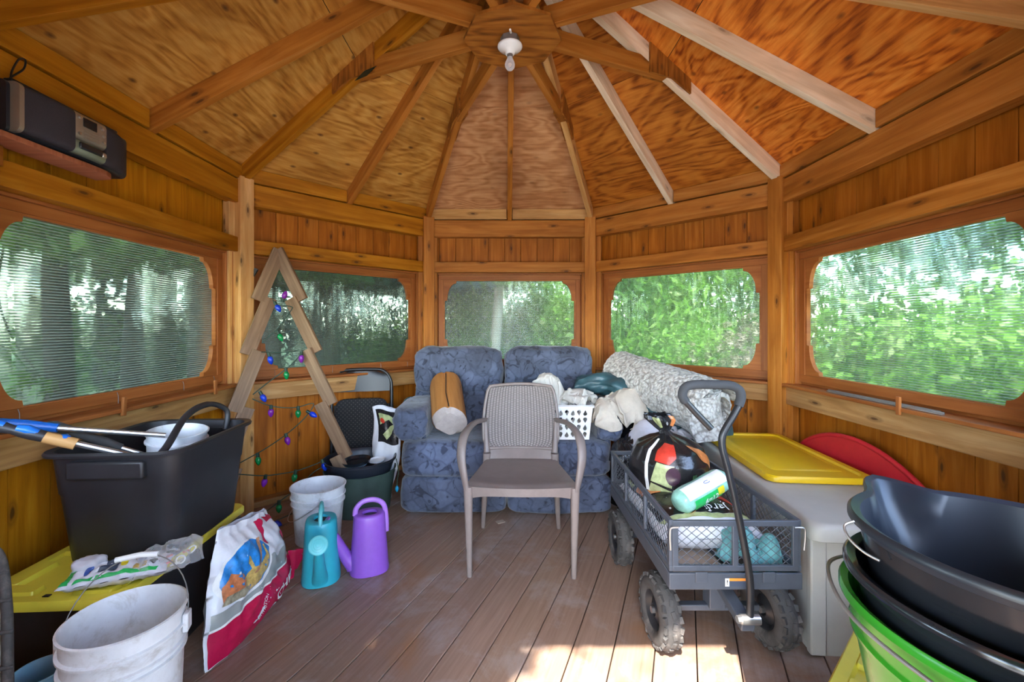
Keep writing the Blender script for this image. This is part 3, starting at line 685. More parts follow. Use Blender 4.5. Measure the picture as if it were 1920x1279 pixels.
        if wname in ('left', 'back_right', 'right'):
            b = B()
            for tx, tl in (((-0.18, 0.2), (0.42, -0.1)) if wname == 'left' else ((0.16, 0), )):
                b.board((tx, 1.768, 0.865-0.055), (tx+tl*0.03, 1.768, 0.865+0.025), 0.018, 0.012, up=(0, 1, 0))
            mk('turn_button', b, 'frame', wf, smooth=0, bevel=0.002)
        if wname in ('left', 'back_left'):
            b = B()
            for tx in (-0.5, -0.1, 0.3, 0.55): b.tube([(tx, 1.868, 0.90), (tx, 1.862, 0.885), (tx, 1.862, 0.85)], 0.0012, 5)
            mk('hook_wire', b, 'grey_metal', wf)
    else:
        b = B()
        for sg in (-1, 1):
            b.board((sg*0.455, 1.86, 0), (sg*0.455, 1.86, 1.98), 0.09, 0.09, up=(0, 1, 0))
            b.board((sg*0.61, 1.905, 0.86), (sg*0.61, 1.905, 2.0), 0.36, 0.02, up=(0, 1, 0))
        prt('door_jamb', b, rm)
# corner posts
for i in range(8):
    a = R(22.5+45*i); b = B(); d = V(math.sin(a), math.cos(a), 0)
    p = d*1.865
    b.board((p.x, p.y, 0.0), (p.x, p.y, 2.15), 0.094, 0.094, up=d)
    for sg in (-1, 1):                             # nailing strips that close the corner
        q = d*1.90+V(d.y, -d.x, 0)*sg*0.05
        b.board((q.x, q.y, 0), (q.x, q.y, 2.13), 0.07, 0.06, up=d)
    lp = math.sin(a) < 0
    mk('trim_%d' % (i+1), b, {0: 'rail', 1: 'rail', 6: 'rafter', 7: 'rail'}.get(i, 'rail'), smooth=0, bevel=0.004, kind='structure', loc=(CX, CY, 0), label='square corner post of the gazebo')
# ceiling: plywood sheets per sector, rafters as parts
ceil = thing('ceiling', 'stained plywood roof of eight sloping sectors on fir rafters', 'ceiling', (CX, CY, 2.2), kind='structure')
del ceil['category']
sheet = {0: 'ply_pink', 45: 'ply_brown', 90: 'ply_orange', 135: 'ply_orange', 180: 'ply_orange', 225: 'ply_yellow', 270: 'ply_yellow', 315: 'ply_yellow'}
for _, phi in walls:
    rm = Matrix.Rotation(-R(phi), 3, 'Z')
    for a0, a1 in ((0.02, 0.862), (0.865, 2.05)):
        b = B(); pts = []
        ou, ov = rnd.uniform(0, 30), rnd.uniform(0, 30)
        for a, sg in ((a0, -1), (a0, 1), (a1, 1), (a1, -1)):
            pts.append(V(sg*a*T8, a, ZS(a)-2.2))
        up = V(0, SL, 1).normalized()*0.014
        lo = [b.bm.verts.new(rm @ p) for p in pts]; hi = [b.bm.verts.new(rm @ (p+up)) for p in pts]
        uvs = [(p.x+ou, p.y*1.118+ov) for p in pts]
        b._f([lo[3], lo[2], lo[1], lo[0]], [uvs[3], uvs[2], uvs[1], uvs[0]]); b._f(hi)
        for j in range(4): b._f((lo[j], lo[(j+1) % 4], hi[(j+1) % 4], hi[j]))
        mk('plywood_sheet', b, sheet[phi], ceil, smooth=0)
# roofing skin above the sheets
b = B(); vs = []
b.loft([octo(0.02, ZS(0)+0.02), octo(2.09/math.cos(R(22.5)), ZS(2.09)+0.02), octo(2.09/math.cos(R(22.5)), ZS(2.09)+0.04), octo(0.02, ZS(0)+0.05)], cap0=True, cap1=True)
b.xf(Matrix.Translation((-CX, -CY, -2.2))); mk('shingle_skin', b, 'ink', ceil, smooth=0)
for i in range(8):
    a = R(22.5+45*i); d = V(math.sin(a), math.cos(a), 0); tilt = SL*math.cos(R(22.5))
    zb = lambda r: ZS(r*math.cos(R(22.5)))-2.2        # underside of the sheets along the hip
    up = (V(0, 0, 1)+d*tilt).normalized()
    b = B(); r0, r1 = 1.87, 0.06; dz = 0.055
    b.board((d*r0)+V(0, 0, zb(r0)-dz), (d*r1)+V(0, 0, zb(r1)-dz), 0.038, 0.094, up=up)
    mk('hip_rafter', b, 'rafter_lit' if i == 1 else 'rafter' if i in (0, 2, 3) else ('rail_left' if i in (5, 6) else 'rail'), ceil, smooth=0, bevel=0.002)
    b = B(); b.board(d*0.16+V(0, 0, 0.38+0.045), d*0.97+V(0, 0, 0.38+0.045), 0.037, 0.09, up=(0, 0, 1))
    mk('ceiling_tie', b, 'rail', ceil, smooth=0, bevel=0.002)
    sd_ = V(d.y, -d.x, 0)
    for sg in (-1, 1):
        b = B(); q = []
        for r, z in ((0.80, 0.38), (0.955, 0.38), (1.09, 0.32), (1.09, zb(1.09)-0.005), (0.80, zb(0.80)-0.005)):
            q.append(d*r+sd_*sg*0.0195+V(0, 0, z))
        lo = [b.bm.verts.new(p) for p in q]; hi = [b.bm.verts.new(p+sd_*sg*0.012) for p in q]
        uv = [(p.z, (p.x*d.x+p.y*d.y)*1.0) for p in q]
        b._f(lo, uv); b._f(hi, uv)
        for j in range(5): b._f((lo[j], lo[(j+1) % 5], hi[(j+1) % 5], hi[j]))
        mk('gusset', b, 'hub_ply', ceil, smooth=0)
    # mid rafter of sector i
    a = R(45*i); d = V(math.sin(a), math.cos(a), 0); up = (V(0, 0, 1)+d*SL).normalized()
    zb2 = lambda r: ZS(r)-2.2
    b = B(); b.board(d*1.785+V(0, 0, zb2(1.785)-0.052), d*0.07+V(0, 0, zb2(0.07)-0.052), 0.038, 0.092, up=up)
    mk('rafter', b, {0: 'rail', 1: 'rafter_lit', 2: 'rafter_lit', 3: 'rafter_lit', 7: 'rail', 6: 'rail'}.get(i, 'rafter'), ceil, smooth=0, bevel=0.002)
b = B(); b.loft([[V(0.233*math.sin(R(45*k)), 0.233*math.cos(R(45*k)), z) for k in range(8)] for z in (0.364, 0.379)], cap0=True, cap1=True)
for f in b.bm.faces:
    for lp in f.loops: lp[b.uv].uv = (lp.vert.co.x+3.3, lp.vert.co.y+1.2)
mk('hub_plate', b, 'hub_ply', ceil, smooth=0)
# fixture
fx = thing('light_fixture', 'bare clear bulb in a white porcelain lampholder under the roof hub', 'lamp', (0.018, 2.05, 2.564))
b = B(); b.loft([ring(0.046, 0, 8), ring(0.046, -0.035, 8)], cap0=True, cap1=True); mk('junction_box', b, 'grey_metal', fx, smooth=0, bevel=0.002)
b = B(); b.lathe([(0.05, -0.034), (0.058, -0.038), (0.059, -0.044), (0.052, -0.052), (0.034, -0.06), (0.024, -0.068), (0.021, -0.078), (0.017, -0.079)], cap1=True); mk('lampholder', b, 'porcelain', fx, smooth=60)
b = B(); b.lathe([(0.0135, -0.072), (0.0135, -0.092)], 20, cap1=True); mk('bulb_cap', b, 'grey_metal', fx)
b = B(); b.lathe([(0.012, -0.09), (0.014, -0.10), (0.021, -0.114), (0.024, -0.127), (0.022, -0.14), (0.014, -0.15), (0.004, -0.1535)], 24, cap1=True); mk('bulb', b, 'glass', fx, smooth=80)
b = B(); b.tube([(0.004, -0.049, -0.008), (0.0, -0.075, -0.012)], 0.005, 8); mk('cable_stub', b, 'white_clean', fx)
b = B(); b.tube([(-0.028, -0.018, -0.047), (-0.028, -0.019, -0.053)], 0.004, 10); mk('screw', b, 'steel', fx)
# ------------------------------------------------------------------ outside: ground, trunks, shrubs
b = B(); b.loft([[V(60*math.cos(a), 60*math.sin(a), z) for a in [2*math.pi*j/48 for j in range(48)]] for z in (-0.6, -0.5)], cap0=True, cap1=True); mk('ground', b, 'lawn', smooth=0, kind='structure', label='dark grass around the gazebo')
b = B(); b.loft([[V(x, y, z) for x, y in ((-12, -14), (12, -14), (10, -1.5), (2.2, -0.2), (-2.3, -0.2), (-2.9, 3.2), (-5.5, 6.8), (-9, 7.5), (-14, 4))] for z in (-0.51, -0.494)], cap0=True, cap1=True); mk('path', b, 'gravel', smooth=0, kind='structure', label='pale gravel left of the gazebo, extended unseen in front to bounce sunlight')  # front stretch is unseen, kept to bounce sunlight into the room
b = B(); b.board((0, -0.05, -0.12), (0, -1.6, -0.12), 1.6, 0.06, up=(0, 0, 1)); 
mk('trim_10', b, 'floor', smooth=0, kind='structure', label='wooden step deck outside the doorway')
def foliage(seed, rx, ry, h, n, size, clumps=26, narrow=1.0, flat=0.0, droop=False):
    r = random.Random(seed); b = B(); cl = []
    for _ in range(clumps):
        z = r.random(); w = math.sin(math.pi*min(1, 0.22+z*0.8))**0.7 if not droop else (1-z)*0.95+0.08
        a = r.uniform(0, 6.283); q = r.random()**0.5*w
        cl.append((q*rx*math.cos(a), q*ry*math.sin(a), z*h, r.uniform(0.16, 0.34)*min(rx, h)))
    for i in range(n):
        x, y, z, s = cl[i % clumps]
        p = V(x+r.gauss(0, s), y+r.gauss(0, s), max(0.02, z+r.gauss(0, s*0.8)))
        d = V(r.gauss(0, 1), r.gauss(0, 1), r.gauss(0, 0.7)-(0.9 if droop else 0.1)).normalized(); u = d.orthogonal().normalized()
        u = (Matrix.Rotation(r.uniform(0, 6.28), 3, d) @ u); k = size*r.uniform(0.6, 1.3)
        vs = [b.bm.verts.new(p+d*a_*k+u*c_*k*narrow) for a_, c_ in ((-0.5, 0), (0, 0.28), (0.5, 0), (0, -0.28))]
        b.bm.faces.new(vs)
    return b
def leafmesh(*a, **k):
    b = foliage(*a, **k); me = bpy.data.meshes.new('foliage'); b.bm.to_mesh(me); b.bm.free(); return me
LM = {'round': leafmesh(1, 1.0, 0.9, 2.2, 7000, 0.12), 'round2': leafmesh(2, 0.9, 0.9, 2.0, 6000, 0.11), 'tall': leafmesh(3, 0.95, 0.95, 5.0, 9000, 0.16, clumps=44),
      'conifer': leafmesh(4, 1.5, 1.5, 6.0, 12000, 0.22, clumps=70, narrow=0.5, droop=True), 'spike': leafmesh(5, 0.10, 0.10, 0.55, 420, 0.05, clumps=10),
      'crown': leafmesh(6, 1.25, 1.1, 2.2, 9000, 0.17, clumps=40)}
def leafobj(key, mat, parent, loc=(0, 0, 0), s=(1, 1, 1), rz=0):
    me = LM[key]
    kk = (key, mat)
    if kk not in LM:
        m2 = me.copy(); m2.materials.clear(); m2.materials.append(M[mat]); LM[kk] = m2
    o = bpy.data.objects.new('foliage', LM[kk]); COL.objects.link(o); o.parent = parent; o.location = loc; o.scale = s; o.rotation_euler.z = rz; return o
GZ = -0.5
def plant(name, label, cat, x, y, key, mat, s=1.0, sz=1.0, trunk=0.0, trunk_h=1.2, bark='bark', group=None, lift=0.0, rz=0, lean=(0, 0)):
    t = thing(name, label, cat, (x, y, GZ), group=group)
    leafobj(key, mat, t, (lean[0], lean[1], lift), (s, s, sz), rz)
    if trunk:
        r = random.Random(int(x*100)); b = B()
        pts = cr([(0, 0, 0), (lean[0]*0.3+r.uniform(-.05, .05), lean[1]*0.3, trunk_h*0.35), (lean[0]*0.6+r.uniform(-.08, .08), lean[1]*0.6, trunk_h*0.7), (lean[0], lean[1], trunk_h)], 5)
        b.tube(pts, [trunk*(1.25-0.5*i/len(pts)) for i in range(len(pts))], 12); mk('trunk', b, bark, t, smooth=60)
    return t
# the shaded grove seen through the left windows
for i, (x, y, tr, s, lab) in enumerate([
    (-3.95, 3.75, 0.17, 1.0, 'stout dark tree trunk nearest the far left window, at its left'),
    (-3.55, 4.35, 0.20, 1.1, 'thickest dark tree trunk beyond the middle of the left window'),
    (-2.95, 4.25, 0.16, 1.0, 'dark tree trunk outside the far end of the left window'),
    (-2.65, 4.75, 0.13, 0.9, 'slim dark tree trunk close to the left rear corner post'),
    (-2.45, 6.2, 0.10, 1.0, 'slender tree trunk behind the plank tree'),
    (-1.35, 7.0, 0.16, 1.1, 'dark trunked tree right of middle beyond the rear left window')]):
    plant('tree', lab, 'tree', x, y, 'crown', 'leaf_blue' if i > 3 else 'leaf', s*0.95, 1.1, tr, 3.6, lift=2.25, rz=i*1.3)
for i, (x, y, k, s, lab) in enumerate([
    (-6.2, 5.6, 'tall', 1.0, 'tall green shrub far back, leftmost beyond the left window'),
    (-5.8, 7.0, 'tall', 1.1, 'tall green shrub far back beyond the middle of the left window'),
    (-4.6, 7.6, 'tall', 1.1, 'tall green shrub beyond the far end of the left window'),
    (-3.4, 9.4, 'conifer', 0.9, 'blue green conifer beyond the left edge of the rear left window'),
    (-0.9, 9.6, 'conifer', 1.0, 'blue green conifer beyond the right edge of the rear left window')]):
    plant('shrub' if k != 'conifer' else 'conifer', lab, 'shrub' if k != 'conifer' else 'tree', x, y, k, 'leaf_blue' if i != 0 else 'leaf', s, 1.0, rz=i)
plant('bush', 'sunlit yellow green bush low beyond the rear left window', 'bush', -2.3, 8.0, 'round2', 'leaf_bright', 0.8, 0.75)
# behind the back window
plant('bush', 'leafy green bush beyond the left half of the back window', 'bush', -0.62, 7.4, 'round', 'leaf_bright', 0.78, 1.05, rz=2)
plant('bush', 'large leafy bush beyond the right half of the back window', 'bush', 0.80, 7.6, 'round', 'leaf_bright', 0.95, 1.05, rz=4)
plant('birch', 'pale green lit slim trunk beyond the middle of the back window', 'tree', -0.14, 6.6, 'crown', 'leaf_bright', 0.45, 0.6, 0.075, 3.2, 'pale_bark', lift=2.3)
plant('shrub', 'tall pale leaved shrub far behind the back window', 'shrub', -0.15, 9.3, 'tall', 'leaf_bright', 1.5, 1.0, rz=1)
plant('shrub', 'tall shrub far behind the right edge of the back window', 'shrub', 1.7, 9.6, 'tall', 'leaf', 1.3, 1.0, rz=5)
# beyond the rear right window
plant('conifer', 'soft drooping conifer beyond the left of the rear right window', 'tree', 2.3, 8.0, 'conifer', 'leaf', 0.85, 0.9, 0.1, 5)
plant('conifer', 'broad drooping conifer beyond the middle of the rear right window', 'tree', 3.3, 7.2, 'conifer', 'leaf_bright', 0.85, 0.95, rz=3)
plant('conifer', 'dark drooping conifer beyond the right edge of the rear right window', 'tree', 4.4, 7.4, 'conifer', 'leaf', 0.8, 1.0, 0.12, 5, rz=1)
for i, (x, y) in enumerate([(2.55, 5.0), (2.75, 4.85), (2.95, 5.05), (3.1, 4.75), (2.85, 5.35), (2.35, 5.5), (3.3, 4.95), (3.0, 4.5)]):
    t = thing('flower_spike', 'tall spike of pale pink blossom beyond the rear right window', 'flower', (x, y, GZ), group='pale blossom spikes behind the rear right window')
    b = B(); hh = 1.30+0.2*math.sin(i*2.3); b.tube([(0, 0, 0), (0.02, 0, hh*0.6), (0.0, 0.02, hh)], 0.012, 6); mk('stem', b, 'wire_green', t)
    leafobj('spike', 'flower', t, (0, 0, hh-0.15), (1.1, 1.1, 0.9+0.2*math.cos(i)))
plant('bush', 'low light green bush under the pale blossom spikes', 'bush', 2.6, 5.7, 'round2', 'leaf_bright', 0.75, 0.75)
# beyond the right window: bright hedge in front, darker trees above
for i, (x, y, k, s, sz, m, lab) in enumerate([
    (3.5, 1.9, 'round2', 0.85, 0.80, 'leaf_bright', 'bright green bush nearest the right window, beyond its near end'),
    (3.6, 3.0, 'round', 0.85, 0.78, 'leaf_bright', 'bright green bush beyond the middle of the right window'),
    (3.7, 4.1, 'round2', 0.9, 0.82, 'leaf_bright', 'bright green bush beyond the far end of the right window'),
    (4.9, 3.4, 'round', 1.1, 0.95, 'leaf_bright', 'taller bright green bush in the second row right of the gazebo'),
    (6.3, 2.6, 'tall', 1.2, 0.95, 'leaf', 'tall dark green shrub behind the bushes, nearest on the right'),
    (6.4, 4.6, 'tall', 1.3, 1.0, 'leaf', 'tall dark green shrub behind the middle of the bushes on the right'),
    (6.0, 6.6, 'tall', 1.2, 1.0, 'leaf', 'tall dark green shrub farthest along the bushes on the right'),
    (5.5, 0.8, 'tall', 1.1, 0.9, 'leaf', 'tall green shrub outside, right of the doorway side')]):
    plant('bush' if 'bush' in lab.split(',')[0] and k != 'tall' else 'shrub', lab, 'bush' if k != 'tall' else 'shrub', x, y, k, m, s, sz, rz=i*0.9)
# trees added behind the camera and outside the left wall to block sunlight
plant('tree', 'leafy tree left of the doorway, crown shaped to block and dapple the sun', 'tree', -3.1, -1.8, 'crown', 'leaf', 1.45, 1.3, 0.14, 3.9, lift=3.1)
for i, (x, y, lab) in enumerate([(-4.6, 0.4, 'added shade tree outside the left wall, nearest the doorway side'), (-5.6, 2.2, 'added shade tree outside the left wall, behind the dark trunks'), (-4.4, 2.4, 'added shade tree close outside the left wall'), (-3.4, 2.9, 'added tree shading the ground outside the left window'), (-6.4, 4.2, 'added far shade tree beyond the left window'), (-2.2, 5.0, 'added shade tree outside the rear left corner post')]):
    plant('tree', lab, 'tree', x, y, 'crown', 'leaf_blue' if i % 2 else 'leaf', 1.35, 0.9, 0.12 if i not in (2, 3, 5) else 0.07, 3.6, lift=2.75+0.1*i, rz=i*1.1)
plant('tree', 'added unseen tree right of the doorway, its crown blocking the sun', 'tree', 1.9, -1.9, 'crown', 'leaf', 0.95, 0.9, 0.12, 4.2, lift=3.7, lean=(-0.55, 0))
# vine with a few leaves outside the left window
vt = thing('vine', 'thin vine with green leaves hanging outside the left window', 'vine', (-1.93, 1.62, 1.75))
b = B(); path = cr([(0, 0, 0.05), (-0.01, 0.03, -0.18), (0, 0.0, -0.42), (0, 0.05, -0.6), (0.0, 0.16, -0.80), (0, 0.12, -0.95)], 6); b.tube(path, 0.004, 6); mk('stem', b, 'leaf', vt)
for (yy, zz, s_) in ((0.0, -0.15, 0.075), (0.05, -0.20, 0.06), (-0.06, -0.45, 0.05), (0.10, -0.72, 0.07), (0.18, -0.76, 0.075), (0.05, -0.78, 0.06), (-0.04, -0.62, 0.05)):
    b = B(); q = [(0, 0), (0.5, 0.25), (0.35, 0.55), (0.62, 0.95), (0.15, 0.9), (0, 1.25), (-0.15, 0.9), (-0.62, 0.95), (-0.35, 0.55), (-0.5, 0.25)]
    vs = [b.bm.verts.new((0.01*math.sin(a*3+c), yy+a*s_, zz-c*s_)) for a, c in q]; b.bm.faces.new(vs)
    lo = mk('leaf', b, 'leaf_bright', vt, smooth=0); md = lo.modifiers.new('solid', 'SOLIDIFY'); md.thickness = 0.001
# ------------------------------------------------------------------ loveseat
so = thing('loveseat', 'blue grey floral reclining loveseat against the back wall', 'sofa', (0, 3.15, 0))
def cu(nm, c, size, seed, parent=so, amp=0.018, e=0.28, rot=None, sag=0, mat='sofa', label=None, nu=48, nv=32, e2=0.3, fr=11):
    b = B(); b.cushion(V(*c)-V(0, 3.15, 0) if parent is so else c, size, e, amp, fr, seed, nu, nv, rot, sag, e2=e2)
    return mk(nm, b, mat, parent, smooth=80, label=label)
for sx, xc, sd in ((-1, -0.338, 1), (1, 0.338, 5)):
    cu('footrest', (xc, 2.86, 0.133), (0.665, 0.27, 0.235), sd)
    cu('seat_cushion', (xc, 3.03, 0.362), (0.67, 0.64, 0.235), sd+1, sag=0.015)
    rt = Matrix.Rotation(R(-8), 3, 'X')
    bx = -0.36 if sx < 0 else 0.32
    cu('lower_back', (bx, 3.33, 0.62), (0.64, 0.26, 0.34), sd+2, rot=rt, amp=0.026)
    cu('head_cushion', (bx, 3.34, 0.865), (0.655, 0.30, 0.35), sd+3, rot=rt, amp=0.028, e=0.35, e2=0.42)
    b = B(); b.box((sx*(0.585 if sx < 0 else 0.635), -0.07, 0.50), (0.13 if sx < 0 else 0.09, 0.56, 0.22)); mk('arm_panel', b, 'sofa', so, bevel=0.02)
    cu('arm_pad', (-0.615 if sx < 0 else 0.665, 3.03, 0.625), (0.22 if sx < 0 else 0.15, 0.60, 0.13), sd+6, amp=0.02, e=0.4, e2=0.55, fr=16, rot=Matrix.Rotation(R(4*sx), 3, 'Y'))
    cu('arm_gather', (-0.612 if sx < 0 else 0.665, 2.795, 0.575), (0.205 if sx < 0 else 0.15, 0.12, 0.20), sd+8, amp=0.022, e=0.5, e2=0.6, fr=22)
b = B(); b.box((0, 0.33, 0.45), (1.30, 0.10, 0.80)); b.box((0, 0.02, 0.14), (1.28, 0.56, 0.2)); mk('frame', b, 'black_bag', so, bevel=0.02)
# ------------------------------------------------------------------ log on the loveseat
lg = thing('log', 'short split orange log with a pale cut end lying on the left seat', 'log', (-0.36, 2.78, 0.50))
ax = V(-0.06, 0.27, 0.165).normalized(); sx_ = ax.cross(V(0, 0, 1)).normalized(); uz = sx_.cross(ax)
b = B(); rings = []
for i in range(15):
    t = i/14; rg = []
    for j in range(40):
        a = 2*math.pi*j/40; r = 0.112*(1+0.05*noise.noise(V(math.cos(a)*1.5, math.sin(a)*1.5, t*1.2))+0.012*noise.noise(V(a*6, t, 2)))
        if abs(a-1.75) < 0.09: r *= 0.90
        r *= 1-0.10*max(0, t-0.9)*10*0.5
        cut = 0.055*max(0, -math.sin(a))*0+0.0
        p = ax*(t*0.40+(0.03*(0.5-math.cos(a)) if t == 0 else 0))+(sx_*math.cos(a)+uz*math.sin(a))*r
        rg.append(p+V(0, 0.0, 0.085))
    rings.append(rg)
b.loft(rings, cap1=True); mk('bark', b, 'log', lg, smooth=50)
b = B(); q = [sum(rings[0], V(0, 0, 0))/40-ax*0.045+sx_*0.0]
v0 = [b.bm.verts.new(p) for p in rings[0]]
sq = []
for j in range(40):
    a = 2*math.pi*j/40; s4 = 0.088/max(abs(math.cos(a+0.65)), abs(math.sin(a+0.65))); r = min(0.108, s4)
    sq.append(b.bm.verts.new(q[0]+ax*0.012+(sx_*math.cos(a)+uz*math.sin(a))*r*0.86))
for j in range(40): b._f((v0[j], v0[(j+1) % 40], sq[(j+1) % 40], sq[j]))
b._f(sq); mk('cut_end', b, 'log_end', lg, smooth=20)
b = B(); b.tube([ax*0.03+uz*0.110+V(0, 0, .085)+sx_*-0.01, ax*0.16+uz*0.113+V(0, 0, .085)-sx_*0.02, ax*0.37+uz*0.111+V(0, 0, .085)-sx_*0.005], 0.0035, 5); mk('crack', b, 'ink', lg)
# ------------------------------------------------------------------ plastic armchair
ch = thing('garden_chair', 'taupe moulded plastic armchair with a rattan weave back', 'chair', (0.08, 2.33, 0), rotz=R(-1.5))
W2 = 0.245
def seatfn(u, v):
    y = -0.235+0.45*v; w = (0.268-0.075*v)
    x = (u-0.5)*2*w; e = abs(2*u-1)
    bow = 0.03*math.sin(math.pi*u)*(1-v)                              # front edge bows forward
    z = 0.432-0.022*math.sin(math.pi*min(1, v*1.1))*(1-e**3)-0.012*v
    if v < 0.12: z -= (0.12-v)**2*1.2
    return V(x, y-bow, z)
b = B(); b.grid(seatfn, 20, 18, -0.006); mk('seat', b, 'taupe', ch, smooth=60)
b = B(); b.grid(lambda u, v: V((u-0.5)*2*(0.268-0.012*v), -0.238-0.03*math.sin(math.pi*u)+0.004*v, 0.428-v*(0.040+0.022*abs(2*u-1)**4)), 24, 3, 0.006); mk('front_apron', b, 'taupe', ch, smooth=60)
for sg in (-1, 1):
    b = B(); b.grid(lambda u, v: V(sg*(0.266-0.07*u), -0.23+0.45*u, 0.43-v*0.035-0.01*u), 10, 2, 0.006*sg); mk('side_apron', b, 'taupe', ch, smooth=60)
def backfn(u, v, o=0.0):
    z = 0.48+0.355*v; w = 0.205+0.022*math.sin(math.pi*min(1, v*0.85+0.12))-0.012*v
    e = abs(2*u-1)
    if v > 0.9: w -= (v-0.9)**2*1.0
    if v < 0.15: w -= (0.15-v)**2*1.5
    x = (u-0.5)*2*w; y = 0.222+0.085*v+0.03*(1-e*e)+o
    z += 0.012*math.sin(math.pi*u)*v
    return V(x, y, z)
b = B(); b.grid(lambda u, v: backfn(0.03+0.94*u, 0.02+0.95*v, -0.002), 24, 24, 0.007); mk('backrest', b, 'weave', ch, smooth=60, label='woven pattern backrest')
b = B(); loop = [backfn(u/16, 0) for u in range(16)]+[backfn(1, v/14) for v in range(14)]+[backfn(1-u/16, 1) for u in range(16)]+[backfn(0, 1-v/14) for v in range(14)]
b.tube(loop, 0.0095, 8, closed=True); mk('back_rim', b, 'taupe', ch, smooth=70)
b = B(); b.grid(lambda u, v: V((u-0.5)*2*(0.188+0.01*v+0.006*(1-v)), 0.195+0.03*v+0.03*(1-abs(2*u-1)**2)*v, 0.415+0.075*v-0.01*(1-abs(2*u-1)**2)*(1-v)), 16, 6, 0.006); mk('lower_back', b, 'taupe', ch, smooth=60)
for sg in (-1, 1):
    pts = cr([(sg*0.262, -0.235, 0.39), (sg*0.276, -0.245, 0.47), (sg*0.292, -0.235, 0.565), (sg*0.290, -0.185, 0.640), (sg*0.275, -0.09, 0.668), (sg*0.252, 0.04, 0.672), (sg*0.228, 0.17, 0.655), (sg*0.212, 0.262, 0.64)], 5)
    n = len(pts); b = B(); b.tube(pts, [0.020+0.007*math.sin(math.pi*min(1, i/n*1.2)) for i in range(n)], 10, flat=0.62, up=(sg*0.5, -0.3, 0.8)); mk('armrest', b, 'taupe', ch, smooth=70)
    for (x0, y0, z0, x1, y1, nm) in ((0.258, -0.232, 0.425, 0.249, -0.255, 'leg'), (0.198, 0.205, 0.46, 0.225, 0.252, 'leg')):
        b = B(); rings = []
        for i in range(9):
            t = i/8; w = 0.026*(1-t)+0.0135*t; rings.append([p+V(sg*(x0+(x1-x0)*t), y0+(y1-y0)*t, z0*(1-t)) for p in rr(w*1.7, w*1.9, w*0.5, 0, n=3)])
        b.loft(rings, cap0=True, cap1=True); mk(nm, b, 'taupe', ch, smooth=50)
    b = B(); b.tube([(sg*0.21, 0.262, 0.645), (sg*0.205, 0.235, 0.55), (sg*0.198, 0.21, 0.46)], [0.012, 0.014, 0.02], 8); mk('back_post', b, 'taupe', ch, smooth=60)
# ------------------------------------------------------------------ laundry basket and cloths
lb = thing('laundry_basket', 'white plastic laundry basket with teardrop holes on the right seat', 'basket', (0.325, 2.90, 0.482))
def drop(cx, cz, r, flip):
    q = []
    for i in range(14):
        a = R(200-220*i/13); q.append((cx+r*math.cos(a), cz+flip*(r*math.sin(a))))
    q.append((cx+r*0.15, cz-flip*r*1.9))
    return q
def sidepanel(w0, w1, h, nx):
    out = [(-w0/2, 0), (w0/2, 0), (w1/2, h), (-w1/2, h)]; hs = []
    for r_ in range(4):
        for k in range(nx):
            cx = (k-(nx-1)/2)*(w0/(nx+0.4)); cz = 0.032+r_*0.047; hs.append(drop(cx, cz+(0.006 if (k+r_) % 2 else -0.006), 0.0125, 1 if (k+r_) % 2 else -1))
    return plate([out]+hs, 0.003)
for ry, w0, w1, dist in ((0, 0.40, 0.44, 0.15), (180, 0.40, 0.44, 0.15), (90, 0.30, 0.34, 0.20), (270, 0.30, 0.34, 0.20)):
    me = sidepanel(w0, w1, 0.215, 10 if w0 > 0.35 else 7)
    me.transform(Matrix.Rotation(R(ry), 4, 'Z') @ Matrix.Translation((0, -dist, 0)) @ Matrix.Rotation(R(5.3), 4, 'X'))
    mk('side_panel', me, 'white_clean', lb, smooth=0)
b = B(); b.loft([rr(0.445, 0.345, 0.04, 0.208), rr(0.475, 0.375, 0.05, 0.214), rr(0.475, 0.375, 0.05, 0.203), rr(0.47, 0.37, 0.05, 0.202)], cap0=False); b.loft([rr(0.445, 0.345, 0.04, 0.222), rr(0.475, 0.375, 0.05, 0.214)]); mk('rim', b, 'white_clean', lb)
b = B(); b.loft([rr(0.40, 0.30, 0.03, 0), rr(0.40, 0.30, 0.03, 0.006)], cap0=True, cap1=True); mk('base', b, 'white_clean', lb)
def cloth(name, label, cat, loc, rx, ry, h, seed, mat, amp=0.035, fr=8, rot=0, tilt=(0, 0), nr=34, na=84, **k):
    b = B(); b.heap((0, 0, 0), rx, ry, h, seed, amp, fr, nr, na, rot=rot, tilt=tilt); return mk(name, b, mat, smooth=75, label=label, cat=cat, loc=loc, **k)
CM = [simcloth(3, 0.80, 0.66, 0.42, [('ell', (-0.04, 0, 0.02), (0.20, 0.18, 0.20)), ('ell', (0.09, 0, 0.0), (0.16, 0.2, 0.10))], 0.30, frames=24, n=50),
      simcloth(7, 0.55, 0.50, 0.5, [('box', (0, 0, 0.04), (0.16, 0.2, 0.08)), ('ell', (0.02, 0, 0.08), (0.09, 0.12, 0.06))], 0.24, frames=22, n=46),
      simcloth(5, 1.2, 1.1, 0.38, [('ell', (0.05, 0, 0.03), (0.22, 0.26, 0.30)), ('ell', (-0.12, -0.05, 0.0), (0.16, 0.2, 0.26))], 0.48, frames=24, n=54),
      simcloth(11, 0.95, 0.85, 0.45, [('ell', (0, 0, 0.0), (0.20, 0.18, 0.50))], 0.52, frames=24, n=50)]
def drape(name, label, k, mat, loc, rotz, sc):
    me = CM[k].copy(); me.transform(Matrix.Diagonal((*sc, 1)))
    return simthing(name, label, 'towel' if name == 'towel' else 'cloth', me, mat, loc, 0.006, rotz)
drape('towel', 'cream towel heaped over the left half of the laundry basket', 0, 'cream_cloth', (0.31, 2.93, 0.655), 0.4, (0.9, 0.8, 1.75))
drape('towel', 'grey white towel drooping over the right rim of the laundry basket', 1, 'cream_cloth', (0.47, 2.88, 0.635), 0.9, (0.95, 0.95, 1.25))
